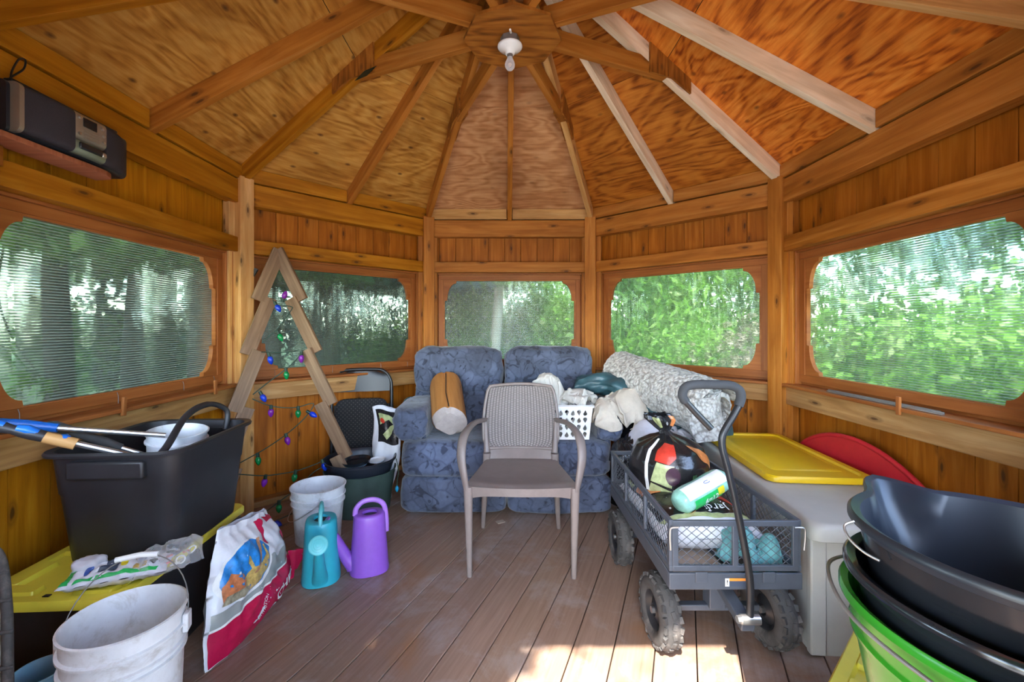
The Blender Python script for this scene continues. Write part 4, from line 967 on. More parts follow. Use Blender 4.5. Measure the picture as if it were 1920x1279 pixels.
drape('bedsheet', 'stained beige sheet crumpled on the right arm of the loveseat', 2, 'beige_cloth', (0.755, 2.87, 0.535), 0.2, (1.0, 1.0, 1.35))
drape('bedsheet', 'lilac white sheet hanging behind the tied soil bag', 3, 'white_cloth', (0.87, 2.64, 0.36), 2.2, (1.05, 0.8, 1.05))
drape('pillowcase', 'white cloth folded at the far corner of the deck box', 1, 'white_cloth', (1.05, 2.66, 0.485), 2.0, (1.2, 1.0, 0.9))
cloth('rubbish_bag', 'black plastic bag stuffed beside the right arm of the loveseat', 'bag', (0.74, 2.66, 0.36), 0.10, 0.10, 0.21, 31, 'black_bag', 0.04, 14)
cloth('duffel', 'dark grey bundle on the floor between the loveseat and the deck box', 'bag', (0.93, 2.95, 0.0), 0.24, 0.28, 0.60, 33, 'black_bag', 0.04, 7)
# tarp: long rumpled roll running along under the rug
tp = B(); path = cr([(0.55, 3.12, 0.76), (0.66, 3.05, 0.80), (0.80, 2.97, 0.78), (0.93, 2.86, 0.70), (1.02, 2.76, 0.62), (1.09, 2.66, 0.56)], 7); n = len(path); rings = []
for i, p in enumerate(path):
    t = (path[min(i+1, n-1)]-path[max(i-1, 0)]).normalized(); x = t.cross(V(0, 0, 1)).normalized(); u = x.cross(t); rg = []
    rad = 0.088*(1-0.30*(i/n))
    for j in range(36):
        a = 2*math.pi*j/36; q = V(math.cos(a)*2.2, math.sin(a)*2.2, i*0.19)
        r = rad*(1+0.35*noise.noise(q)+0.28*(0.4-abs(noise.noise(q*2.4)))+0.10*math.sin(i*0.9+math.cos(a)*2))
        rg.append(p+(x*math.cos(a)*1.25+u*math.sin(a)*0.85)*r)
    rings.append(rg)
tp.loft(rings, cap0=True, cap1=True); to_ = mk('tarpaulin', tp, 'tarp', smooth=60, label='crumpled dark teal tarpaulin under the rolled rug', cat='tarp')
cloth('tarpaulin', 'dark teal tarpaulin end bunched behind the cart handle', 'tarp', (1.30, 2.80, 0.50), 0.15, 0.09, 0.20, 44, 'tarp', 0.03, 9)
# rolled rug
rg_ = thing('rolled_rug', 'rolled nubby cream rug resting on the tarpaulin', 'rug', (1.0, 2.9, 0.6))
p0, p1 = V(0.84, 3.20, 0.865)-V(1.0, 2.9, 0.6), V(1.205, 2.50, 0.70)-V(1.0, 2.9, 0.6)
ax = (p1-p0).normalized(); xx = ax.cross(V(0, 0, 1)).normalized(); zz = xx.cross(ax)
def nub(P, s=1.0): 
    c = noise.cell_vector(P); d = noise.voronoi(P, distance_metric='DISTANCE')[0]; return (0.55-d[0])*s
b = B(); rings = []; NS = 46; NR = 110; out = []
for i in range(NR+1):                                       # outer spiral
    a = -0.6+i/NR*2*math.pi*1.55; out.append((a, 0.055+0.115*(i/NR)**0.55))
for s in range(NS+1):
    t = s/NS; p = p0.lerp(p1, t); fl = 1+0.24*t; rg = []
    for k, (a, r) in enumerate(out):
        rr_ = r*fl; q = V(math.cos(a)*rr_*26, math.sin(a)*rr_*26, t*0.88*26); rr_ += nub(q)*0.017
        rg.append(p+(xx*math.cos(a)*1.08+zz*math.sin(a)*0.92)*rr_+ax*(0.02*math.sin(a*1.3+1) if s in (0, NS) else 0))
    for k, (a, r) in reversed(list(enumerate(out))):
        rg.append(p+(xx*math.cos(a)*1.08+zz*math.sin(a)*0.92)*(r*fl-0.028))
    rings.append(rg)
b.loft(rings)
for side in (0, NS):                                        # close the spiral ends with a strip
    m = len(out); A = [b.bm.verts.new(rings[side][k]) for k in range(m)]; C = [b.bm.verts.new(rings[side][2*m-1-k]) for k in range(m)]
    for k in range(m-1): b._f((A[k], A[k+1], C[k+1], C[k]) if side else (A[k+1], A[k], C[k], C[k+1]))
mk('roll', b, 'rug', rg_, smooth=80)
def flapfn(u, v):                                            # loose end that folds outward at the front
    base = p1+ax*(0.01)+xx*(0.15-0.25*v*0.3)+zz*(-0.05)
    p = p1+xx*(-0.05+0.22*u+0.04*math.sin(v*3))+zz*(0.13-0.22*v-0.05*u)+ax*(-0.02+0.09*v+0.03*math.sin(u*4))
    return p+ax*nub(p*26)*0.012
b = B(); b.grid(flapfn, 26, 26, 0.03); mk('folded_end', b, 'rug', rg_, smooth=80)
# ------------------------------------------------------------------ deck box, lids, sled, hose reel
db = thing('deck_box', 'beige resin deck storage box along the right wall', 'storage box', (1.41, 2.18, 0), rotz=R(-5.2))
def boxbody(w, l, z0, z1, r, tap=0.0): return [rr(w-tap, l-tap, r, z0), rr(w, l, r, z1)]
b = B(); b.loft([rr(0.47, 1.24, 0.03, 0.0), rr(0.475, 1.25, 0.03, 0.02), rr(0.485, 1.27, 0.03, 0.43)], cap0=True, cap1=True); mk('body', b, 'beige', db, smooth=40)
for sx in (-1, 1):
    b = B(); b.box((sx*0.225, -0.626, 0.22), (0.055, 0.03, 0.42)); mk('corner_post', b, 'beige', db, bevel=0.006)
for i in range(5): b = B(); b.box((-0.238, -0.5+i*0.25, 0.21), (0.008, 0.21, 0.37)); mk('side_moulding', b, 'beige', db, bevel=0.003)
b = B(); b.loft([rr(0.50, 1.30, 0.035, 0.425), rr(0.515, 1.315, 0.04, 0.43), rr(0.515, 1.315, 0.04, 0.468), rr(0.49, 1.29, 0.045, 0.486), rr(0.47, 1.27, 0.05, 0.489)], cap0=True, cap1=True); mk('lid', b, 'beige', db, smooth=50)
def totelid(parent, w, l, mat, z=0, ribs=True, label=None):
    b = B(); b.loft([rr(w-0.02, l-0.02, 0.045, z), rr(w, l, 0.05, z+0.004), rr(w, l, 0.05, z+0.022), rr(w-0.012, l-0.012, 0.05, z+0.031), rr(w-0.07, l-0.07, 0.045, z+0.031), rr(w-0.085, l-0.085, 0.04, z+0.022), rr(w-0.16, l-0.16, 0.04, z+0.022)], cap0=True, cap1=True)
    lid = mk('lid', b, mat, parent, smooth=40, label=label) if ribs else mk('panel', b, mat, parent, smooth=40)
    if ribs:
        for sy in (-1, 1):
            for x in (-0.25, 0.25): b = B(); b.loft([rr(0.26*w, 0.05, 0.008, z+0.022, x*w, sy*(l/2-0.065)), rr(0.25*w, 0.04, 0.008, z+0.037, x*w, sy*(l/2-0.065))], cap1=True); mk('lid_rib', b, mat, lid, smooth=30)
        for sx in (-1, 1):
            for y in (-0.28, 0, 0.28): b = B(); b.loft([rr(0.05, 0.2*l, 0.008, z+0.022, sx*(w/2-0.06), y*l), rr(0.04, 0.19*l, 0.008, z+0.037, sx*(w/2-0.06), y*l)], cap1=True); mk('lid_rib', b, mat, lid, smooth=30)
        for sy in (-1, 1): b = B(); b.box((0, sy*(l/2-0.03), z+0.034), (0.018, 0.012, 0.002)); mk('latch_slot', b, 'ink', lid, smooth=0)
    return lid
yl = thing('loose_lid', 'amber yellow tote lid lying on the deck box', 'lid', (1.462, 2.36, 0.490), rotz=R(-5))
totelid(yl, 0.47, 0.84, 'amber', ribs=False)
b = B(); b.loft([rr(0.33, 0.60, 0.03, 0.022), rr(0.31, 0.58, 0.03, 0.026)], cap1=True); mk('raised_panel', b, 'amber', yl, smooth=40)
rs = thing('sled', 'red plastic sled standing between the deck box and the right wall', 'sled', (1.775, 2.22, 0), rotz=R(2))
def sledfn(u, v):
    z = v*0.63*(0.62+0.38*math.sin(math.pi*min(1, max(0, u*0.95+0.03)))**0.6); return V(-0.03*(1-v)-0.02*math.sin(math.pi*u)*v, -0.42+0.84*u, z)
b = B(); b.grid(sledfn, 28, 12, 0.004); mk('shell', b, 'red', rs, smooth=60)
b = B(); b.tube([sledfn(i/28, 1) for i in range(29)], 0.012, 8); mk('rim', b, 'red', rs, smooth=60)
hr = thing('round_tub', 'bright blue rimmed round tub edge behind the rolled rug', 'tub', (1.24, 2.96, 0.0))
b = B(); b.lathe([(0.15, 0), (0.20, 0.60), (0.205, 0.61), (0.19, 0.61), (0.14, 0.02)], 36, cap1=True); b.xf(Matrix.Rotation(0, 4, 'X')); mk('shell', b, 'black_satin', hr)
b = B(); b.tube([(0.203*math.cos(a*math.pi/20), 0.203*math.sin(a*math.pi/20), 0.61) for a in range(40)], 0.011, 8, closed=True); mk('rim', b, 'rim_blue', hr)
# ------------------------------------------------------------------ right foreground: tote and stacked tubs
def tote(name, label, loc, rotz, w, l, h, lidmat='yellow'):
    t = thing(name, label, 'storage tote', loc, rotz=rotz)
    b = B(); b.loft([rr(w*0.78, l*0.82, 0.03, 0.0), rr(w*0.80, l*0.84, 0.035, 0.02), rr(w*0.90, l*0.92, 0.04, h-0.075), rr(w*0.94, l*0.95, 0.04, h-0.07), rr(w*0.95, l*0.96, 0.04, h-0.035)], cap0=True, cap1=True); mk('bin', b, 'black_plastic', t, smooth=35)
    for sy in (-1, 1):
        for x in (-0.3, 0.3): b = B(); b.box((x*w, sy*l*0.445, h*0.42), (0.014, 0.02, h*0.72), Matrix.Rotation(R(-5*sy), 3, 'X')); mk('rib', b, 'black_plastic', t, bevel=0.003)
    totelid(t, w, l, lidmat, h-0.033); return t
tr_ = tote('tote', 'black tote with a yellow lid under the green bucket', (0.95, 0.948, 0), R(-49), 0.42, 0.80, 0.285)
def tub(name, label, cat, loc, rb, rt, h, mat, spout=False, rimw=0.012, rotz=0, tilt=None, band=None, ext=None, sx=1.0):
    t = thing(name, label, cat, loc, rotz=rotz, rot=(tilt[0], tilt[1], rotz) if tilt else None); N_ = 72; rings = []
    prof = [(rb, 0), (rb+0.003, 0.004)]+[(rb+(rt-rb)*k/6*0.97, h*k/6) for k in range(1, 7)]
    prof += [(rt+rimw, h-0.004), (rt+rimw, h+0.004), (rt+rimw*0.5, h+0.010), (rt-0.004, h+0.006)]+[(rb+(rt-rb)*k/6*0.97-0.006, h*k/6+0.004) for k in range(6, 0, -1)]+[(rb-0.01, 0.01)]
    for r, z in prof:
        rg = []
        for j in range(N_):
            a = 2*math.pi*j/N_; q = r; zz = z
            if spout:
                d = abs((a-R(95)+math.pi) % (2*math.pi)-math.pi); k = max(0, 1-d/0.34)*max(0, (z/h-0.45)/0.55)
                q += 0.05*k*k*(3-2*k) if k > 0 else 0; zz += 0.012*k
            rg.append(V(q*math.cos(a)*sx, q*math.sin(a), zz))
        rings.append(rg)
    b = B(); b.loft(rings, cap0=True, cap1=True); mk('shell', b, mat, t, smooth=50); return t
C3 = (0.861, 0.712)
tub_g = tub('bucket', 'green plastic bucket under the two black tubs', 'bucket', (C3[0], C3[1], 0.292), 0.165, 0.244, 0.412, 'green', rimw=0.007)
b = B(); b.lathe([(0.2215, 0.33), (0.233, 0.337), (0.235, 0.345), (0.229, 0.352)], 60, cap0=False); mk('lower_band', b, 'green', tub_g)
b = B(); q = cr([(0.02, 0.254, 0.40), (-0.13, 0.235, 0.405), (-0.235, 0.13, 0.43), (-0.272, 0.02, 0.412), (-0.24, -0.10, 0.390), (-0.19, -0.172, 0.374), (-0.12, -0.228, 0.355)], 6); b.tube(q, 0.0034, 8); hd = mk('handle', b, 'grey_metal', tub_g, label='grey wire bail handle')
b = B(); b.tube([q[-9], q[-6], q[-3]], 0.0075, 10); mk('grip', b, 'black_gloss', hd)
b = B(); b.box((-0.118, -0.226, 0.36), (0.035, 0.026, 0.03), Matrix.Rotation(R(25), 3, 'Z')); mk('ear', b, 'green', tub_g, bevel=0.006)
tub('black_tub', 'glossy black tub nested inside the green bucket', 'tub', (C3[0], C3[1], 0.46), 0.165, 0.232, 0.292, 'black_gloss', rimw=0.012)
tt = tub('black_tub', 'black tub with a pouring lip, topmost of the stack', 'tub', C3+(0.555,), 0.165, 0.229, 0.282, 'black_satin', spout=True, rimw=0.012, tilt=(R(0), R(1.0)))
b = B(); rg2 = []
for k in range(0, 9):
    z = 0.01+0.252*k/8; rg = []
    for j in range(72):
        a = 2*math.pi*j/72; q_ = 0.1665+(0.2235-0.165)*z/0.282+0.002; d = abs((a-R(95)+math.pi) % (2*math.pi)-math.pi); kk = max(0, 1-d/0.34)*max(0, (z/0.282-0.45)/0.55)
        q_ += 0.05*kk*kk*(3-2*kk); rg.append(V(q_*math.cos(a), q_*math.sin(a), z))
    rg2.append(rg)
b.loft(rg2); mk('outer_skin', b, 'black_gloss', tt, smooth=60)
b = B(); b.tube(cr([(-0.226, 0.085, 0.283), (-0.240, 0.09, 0.272), (-0.243, 0.075, 0.256), (-0.236, 0.05, 0.244), (-0.226, 0.03, 0.240)], 5), 0.0022, 8); mk('handle', b, 'steel', tt)
# ------------------------------------------------------------------ garden cart
gc = thing('garden_cart', 'slate grey mesh sided garden cart with knobbly tyres and a black pull handle', 'cart', (0.785, 1.90, 0))
Y0, Y1, XW, ZB, ZT = -0.42, 0.42, 0.2275, 0.30, 0.535
SM = 'slate_metal'
b = B(); b.box((0, Y0+0.006, ZB+0.028), (2*XW, 0.012, 0.056)); mk('front_skirt', b, SM, gc, bevel=0.003)
b = B(); b.box((0, Y1-0.006, ZB+0.028), (2*XW, 0.012, 0.056)); mk('rear_skirt', b, SM, gc, bevel=0.003)
for sg in (-1, 1): b = B(); b.box((sg*(XW-0.006), 0, ZB+0.028), (0.012, 2*Y1-0.02, 0.056)); mk('side_skirt', b, SM, gc, bevel=0.003)
b = B(); b.box((0, 0, ZB+0.012), (2*XW-0.02, 2*Y1-0.02, 0.004)); mk('tray', b, SM, gc, smooth=0)
def meshpanel(name, o, ux, w, z0, z1, uprights):
    """framed panel from o along unit ux, width w"""
    o = V(*o); ux = V(*ux); nx = V(-ux.y, ux.x, 0); t = 0.020; rot = Matrix.Rotation(math.atan2(ux.y, ux.x), 3, 'Z')
    pe = thing(name, None, None); pe.parent = gc
    for z in (z0+t/2, z1-t/2): b = B(); b.box(o+ux*w/2+V(0, 0, z), (w, 0.014, t), rot); mk('rail', b, SM, pe, bevel=0.0025)
    for u in uprights: b = B(); b.box(o+ux*u+V(0, 0, (z0+z1)/2), (t, 0.013, z1-z0-0.004), rot); mk('upright', b, SM, pe, bevel=0.0025)
    b = B(); hh = z1-z0-2*t; st = 0.034; k = -hh/0.8
    while k < w:
        for sgn in (1, -1):
            dx = hh/0.82
            a0, a1 = (k, k+dx) if sgn > 0 else (k+dx, k)
            # clip to the panel width
            p0, p1 = [a0, z0+t], [a1, z1-t]
            for P, Q in ((p0, p1), (p1, p0)):
                for lim in (0.006, w-0.006):
                    if (lim < w/2 and P[0] < lim <= Q[0]) or (lim > w/2 and P[0] > lim >= Q[0]):
                        f = (lim-P[0])/(Q[0]-P[0]); P[1] = P[1]+(Q[1]-P[1])*f; P[0] = lim
            if 0 <= p0[0] <= w and 0 <= p1[0] <= w and abs(p0[1]-p1[1]) > 0.004:
                b.tube([o+ux*p0[0]+V(0, 0, p0[1])+nx*0.001*sgn, o+ux*p1[0]+V(0, 0, p1[1])+nx*0.001*sgn], 0.0012, 4, cap=False)
        k += st
    mk('wire_mesh', b, SM, pe, smooth=0)
    return pe
fp = meshpanel('front_panel', (-XW+0.012, Y0+0.008, 0), (1, 0, 0), 2*XW-0.024, ZB+0.062, ZT, (0.010, XW-0.012, 2*XW-0.034))
meshpanel('rear_panel', (-XW+0.012, Y1-0.008, 0), (1, 0, 0), 2*XW-0.024, ZB+0.062, ZT, (0.010, XW-0.012, 2*XW-0.034))
for sg in (-1, 1): meshpanel('side_panel', (sg*(XW-0.008), Y0+0.004, 0), (0, 1, 0), 2*Y1-0.008, ZB+0.060, ZT+0.002, (0.012, 0.28, 0.56, 2*Y1-0.02))
for sg in (-1, 1):
    b = B(); b.box((sg*0.115-0.005, Y0-0.004, ZB+0.045), (0.042, 0.006, 0.036)); mk('hinge_tab', b, SM, gc, bevel=0.002)
    b = B(); q = cr([(sg*(XW-0.03), Y0-0.004, ZT-0.02), (sg*(XW-0.002), Y0-0.010, ZT-0.02), (sg*(XW+0.002), Y0-0.010, ZT-0.045), (sg*(XW-0.001), Y0-0.008, ZT-0.095)], 4); b.tube(q, 0.0028, 7); mk('latch_pin', b, 'pale_bark' if sg < 0 else 'steel', gc)
wl_ = thing('warning_label', None, None); wl_.parent = gc
b = B(); b.box((0.005, Y0-0.0012, ZB+0.027), (0.088, 0.0012, 0.028)); mk('backing', b, 'navy', wl_, smooth=0)
b = B(); b.box((0.012, Y0-0.0022, ZB+0.0365), (0.073, 0.001, 0.009)); mk('orange_band', b, 'print_orange', wl_, smooth=0)
b = B(); b.box((-0.0315, Y0-0.0022, ZB+0.027), (0.014, 0.001, 0.027)); mk('white_square', b, 'paper', wl_, smooth=0)
me = textmesh('!', 0.02, bold=0.0006); me.transform(Matrix.Translation((-0.0315, Y0-0.003, ZB+0.027)) @ Matrix.Rotation(R(90), 4, 'X')); mk('symbol', me, 'ink', wl_, smooth=0)
# wheels
def wheel(x, y, steer=0):
    w = thing('wheel', None, None, (x, y, 0.133), rotz=R(steer)); w.parent = gc
    TX = Matrix.Rotation(R(90), 4, 'Y')
    b = B(); prof = []
    for i in range(17):
        a = R(-150+300*i/16); prof.append((0.092+0.036*math.cos(a), 0.040*math.sin(a)))
    b.lathe(prof, 48, cap0=False); b.loft([ring(prof[0][0], prof[0][1], 48), ring(prof[-1][0], prof[-1][1], 48)]); b.xf(TX); ty = mk('tyre', b, 'rubber', w, smooth=60)
    lug = B()
    for k in range(22):
        for r_, (zz, tw, sh) in enumerate(((-0.026, 0.020, 0.5), (0.0, 0.016, 0), (0.026, 0.020, 0.5))):
            a = 2*math.pi*(k+sh)/22; rr_ = 0.1245 if r_ == 1 else 0.1165
            rot = Matrix.Rotation(a, 3, 'Z') @ Matrix.Rotation(R(0 if r_ == 1 else (22 if zz > 0 else -22)), 3, 'Y') @ Matrix.Rotation(R((k % 2*2-1)*14), 3, 'X')
            lug.box(V(rr_*math.cos(a), rr_*math.sin(a), zz), (0.013, 0.023, tw), rot)
    lug.xf(TX); mk('tread', lug, 'rubber', ty, smooth=0, bevel=0.002)
    b = B(); b.lathe([(0.0, -0.012), (0.018, -0.014), (0.022, -0.026), (0.030, -0.02), (0.050, -0.010), (0.060, -0.024), (0.066, -0.030), (0.066, 0.030), (0.060, 0.024), (0.050, 0.010), (0.022, 0.022), (0.0, 0.02)], 36, cap0=False); b.xf(TX); mk('rim', b, 'black_metal', w)
    b = B(); b.lathe([(0.0, -0.034), (0.012, -0.034), (0.012, 0.034), (0.0, 0.034)], 16, cap0=False); b.xf(TX); mk('hub', b, 'steel', w)
    return w
for x, y, s_ in ((-0.205, -0.265, 4), (0.205, -0.262, 8), (-0.205, 0.30, 0), (0.205, 0.30, 0)): wheel(x, y, s_)
b = B(); b.box((0, -0.262, 0.145), (0.33, 0.03, 0.022)); b.box((0, -0.262, 0.225), (0.06, 0.06, 0.15)); mk('front_axle', b, SM, gc, bevel=0.003)
b = B(); b.box((0, 0.30, 0.145), (0.34, 0.03, 0.022)); b.box((0.0, 0.30, 0.225), (0.20, 0.03, 0.15)); mk('rear_axle', b, SM, gc, bevel=0.003)
b = B(); b.box((0.01, -0.36, 0.235), (0.045, 0.24, 0.03), Matrix.Rotation(R(12), 3, 'X')); mk('tow_bar', b, SM, gc, bevel=0.004)
hd = thing('handle', None, None, (0.005, -0.495, 0.25)); hd.parent = gc
b = B(); b.tube([(-0.030, 0, 0), (0.030, 0, 0)], 0.016, 16); b.tube([(-0.042, 0, 0), (-0.028, 0, 0)], 0.012, 6); mk('pivot_bolt', b, 'steel', hd)
sh = cr([(0, 0, 0.0), (0.0, -0.002, 0.10), (-0.008, -0.004, 0.17), (-0.030, 0.0, 0.30), (-0.062, 0.006, 0.46), (-0.082, 0.012, 0.545)], 6)+cr([(-0.084, 0.014, 0.565), (-0.078, 0.016, 0.60), (-0.040, 0.022, 0.66), (-0.022, 0.026, 0.69)], 5)
b = B(); b.tube(sh, 0.0115, 12); mk('shaft', b, 'black_metal', hd, smooth=70)
gp = cr([(-0.024, 0.026, 0.688), (-0.014, 0.028, 0.715), (-0.020, 0.03, 0.740), (-0.05, 0.03, 0.755), (-0.10, 0.03, 0.757), (-0.165, 0.03, 0.757), (-0.197, 0.03, 0.748), (-0.207, 0.03, 0.722), (-0.196, 0.03, 0.70)], 6)
b = B(); b.tube(gp, 0.0150, 12); mk('foam_grip', b, 'foam', hd, smooth=70)
b = B(); b.tube([(-0.196, 0.03, 0.702), (-0.160, 0.03, 0.662), (-0.112, 0.03, 0.612)], 0.0115, 12); mk('grip_tube', b, 'black_metal', hd, smooth=70)
# ------------------------------------------------------------------ what lies in the cart
CB = 0.318
b = B(); b.box((0, 0, 0), (0.20, 0.26, 0.006)); mk('cardboard_sheet', b, 'cardboard', smooth=0, label='brown cardboard sheet on the left of the cart tray', cat='cardboard', loc=(0.69, 1.64, CB+0.004), rotz=R(4))
b = B(); b.box((0, 0, 0), (0.17, 0.20, 0.006)); mk('cardboard_sheet', b, 'cardboard', smooth=0, label='brown cardboard flap on the right of the cart tray', cat='cardboard', loc=(0.895, 1.62, CB+0.004), rotz=R(-3))
def pillow(w, l, t, nu=30, nv=36, seed=0, amp=0.008, fr=9, sag=None):
    """front(u,v) returning point on the top surface; both sides made"""
    def f(u, v, side=1):
        e = max(0, (1-abs(2*u-1)**3.2))**0.55*max(0, (1-abs(2*v-1)**3.6))**0.5
        q = V((u-0.5)*w, (v-0.5)*l, 0)*fr+V(seed*3, seed, side)
        x = (u-0.5)*w*(1-0.05*math.sin(math.pi*v)); y = (v-0.5)*l
        z = side*t*0.5*e+(amp*(noise.noise(q)*1.3+0.8*(0.4-abs(noise.noise(q*1.9))*1.6)))*(0.3+0.7*e)*side
        return V(x, y, z)
    return f
def bagobj(name, parent, f, mat, label=None, nu=34, nv=40):
    b = B(); b.grid(lambda u, v: f(u, v, 1), nu, nv); b.grid(lambda u, v: f(u, v, -1), nu, nv); b.merge(0.0015); return mk(name, b, mat, parent, smooth=70, label=label)
def decal(name, parent, f, pts, mat, off=0.0015, maxl=0.06, label=None, side=1):
    def fn(u, v):
        e = 0.01; p = f(u, v, side); du = f(min(1, u+e), v, side)-f(max(0, u-e), v, side); dv = f(u, min(1, v+e), side)-f(u, max(0, v-e), side)
        n = du.cross(dv).normalized(); return p+n*off*side
    me = wrapmesh(polymesh(pts, maxl), fn); return mk(name, me, mat, parent, smooth=70, label=label)
def textdecal(name, parent, f, txt, size, u0, v0, ang, mat, wu, lv, off=0.0025, bold=0.0, mirror=False, side=1):
    me = textmesh(txt, size, bold=bold); c_, s_ = math.cos(R(ang)), math.sin(R(ang))
    def fn(x, y):
        u = u0+(x*c_-y*s_)/wu; v = v0+(x*s_+y*c_)/lv; u = min(0.99, max(0.01, u)); v = min(0.99, max(0.01, v)); e = 0.01
        p = f(u, v, side); du = f(min(1, u+e), v, side)-f(max(0, u-e), v, side); dv = f(u, min(1, v+e), side)-f(u, max(0, v-e), side)
        return p+du.cross(dv).normalized()*off*side
    me = wrapmesh(me, fn, 1); return mk(name, me, mat, parent, smooth=70)
# lower flat sack
fs = thing('soil_sack', 'flat white and black soil sack lying in the cart under the paper towels', 'sack', (0.775, 1.905, CB+0.085), rotz=R(2))
f1 = pillow(0.40, 0.56, 0.17, seed=3, amp=0.009)
bagobj('sack', fs, f1, 'bag_white')
decal('black_panel', fs, f1, [(0.03, 0.13), (0.97, 0.13), (0.97, 0.96), (0.03, 0.96)], 'bag_black', 0.002, 0.05)
decal('green_band', fs, f1, [(0.06, 0.088), (0.94, 0.088), (0.97, 0.128), (0.03, 0.128)], 'bag_lime', 0.002, 0.05)
decal('red_print', fs, f1, [(0.70, 0.34), (0.95, 0.24), (0.96, 0.32), (0.76, 0.46)], 'bag_tomato', 0.003, 0.05)
decal('green_print', fs, f1, [(0.84, 0.15), (0.96, 0.15), (0.96, 0.26), (0.90, 0.28)], 'bag_green', 0.003, 0.05)
decal('orange_print', fs, f1, [(0.05, 0.50), (0.22, 0.46), (0.28, 0.60), (0.12, 0.72), (0.04, 0.66)], 'bag_orange', 0.003, 0.05)
decal('pale_print', fs, f1, [(0.04, 0.74), (0.2, 0.70), (0.25, 0.85), (0.06, 0.92)], 'bag_lime', 0.003, 0.05)
textdecal('lettering', fs, f1, 'Jardin', 0.058, 0.60, 0.185, 180, 'paper', 0.40, 0.56, 0.007)
b = B(); 
# side of the sack with print seen through the mesh
textdecal('side_lettering', fs, f1, 'TERREAU', 0.035, 0.09, 0.42, 90, 'paper', 0.40, 0.56, 0.0045)
# tied sack
ts = thing('soil_sack', 'black glossy soil sack tied at the neck, printed with vegetables, in the cart', 'sack', (0.765, 2.04, CB+0.17), rotz=0)
def sackf(u, v, side=1):
    th = 2*math.pi*u; prof = [(0.02, -0.07), (0.14, -0.075), (0.19, -0.03), (0.20, 0.04), (0.192, 0.10), (0.158, 0.155), (0.092, 0.19), (0.032, 0.208), (0.024, 0.222), (0.045, 0.245), (0.068, 0.275), (0.062, 0.295)]
    s_ = v*(len(prof)-1); i = min(int(s_), len(prof)-2); t = s_-i; t = t*t*(3-2*t) if False else t
    r = prof[i][0]*(1-t)+prof[i+1][0]*t; z = prof[i][1]*(1-t)+prof[i+1][1]*t
    pl = 0.15*math.sin(th*7+3*math.sin(th*2))*max(0, min(1, (v-0.30)*3.2))+0.06*noise.noise(V(math.cos(th)*2, math.sin(th)*2, v*5))
    r *= 1+pl*(0.8 if v < 0.62 else 1.3)
    return V(r*math.cos(th)*0.88-(0.045*max(0, v-0.55)/0.45), r*math.sin(th)*0.95+0.05*max(0, v-0.5), z+0.012*noise.noise(V(math.cos(th)*3, math.sin(th)*3, 5+v*3)))
b = B(); b.grid(lambda u, v: sackf(u, v), 90, 66); b.merge(0.0012); mk('sack', b, 'bag_black', ts, smooth=60)
def sdec(name, pts, mat, off=0.002, ml=0.025):
    def fn(u, v):
        e = 0.004; p = sackf(u, v); du = sackf(u+e, v)-sackf(u-e, v); dv = sackf(u, v+e)-sackf(u, v-e); n = du.cross(dv).normalized()
        c = p-V(0, 0, 0.08); n = n if n.dot(V(c.x, c.y, 0.0)) > 0 else -n; return p+n*off
    mk(name, wrapmesh(polymesh(pts, ml), fn), mat, ts, smooth=70)
sdec('white_edge', [(0.60, 0.20), (0.615, 0.20), (0.60, 0.42), (0.60, 0.56), (0.585, 0.56), (0.585, 0.42)], 'paper')
sdec('tomato_print', [(0.63, 0.40), (0.69, 0.38), (0.72, 0.42), (0.72, 0.52), (0.66, 0.54), (0.63, 0.48)], 'bag_tomato')
sdec('lime_print', [(0.62, 0.26), (0.70, 0.24), (0.71, 0.37), (0.64, 0.39)], 'bag_lime')
sdec('leaf_print', [(0.60, 0.14), (0.70, 0.12), (0.71, 0.22), (0.62, 0.25)], 'bag_lime')
sdec('aubergine_print', ell(0.705, 0.31, 0.028, 0.055, 18), 'bag_plum', 0.003)
sdec('carrot_print', [(0.80, 0.52), (0.86, 0.50), (0.95, 0.38), (0.955, 0.32), (0.91, 0.32), (0.84, 0.43)], 'bag_orange')
sdec('lime_side_print', [(0.90, 0.16), (0.96, 0.14), (0.975, 0.33), (0.96, 0.37), (0.93, 0.29)], 'bag_lime')
sdec('green_print', [(0.775, 0.26), (0.80, 0.25), (0.80, 0.33), (0.78, 0.33)], 'bag_green')
sdec('neck_print', [(0.60, 0.80), (0.70, 0.80), (0.70, 0.97), (0.60, 0.97)], 'bag_lime')
sdec('neck_print', [(0.86, 0.82), (0.94, 0.82), (0.94, 0.97), (0.86, 0.97)], 'bag_orange')
def stext(txt, size, u0, v0, ang, nm):
    me = textmesh(txt, size); c_, s_ = math.cos(R(ang)), math.sin(R(ang))
    def fn(x, y):
        u = u0+(x*c_-y*s_)/0.95; v = v0+(x*s_+y*c_)/0.62; p = sackf(u, v); return p+V(math.cos(2*math.pi*u), math.sin(2*math.pi*u), 0.3)*0.008
    mk(nm, wrapmesh(me, fn, 1), 'paper', ts, smooth=0)
stext('33 L', 0.034, 0.735, 0.215, 8, 'lettering'); stext('din', 0.03, 0.76, 0.90, 80, 'neck_lettering')
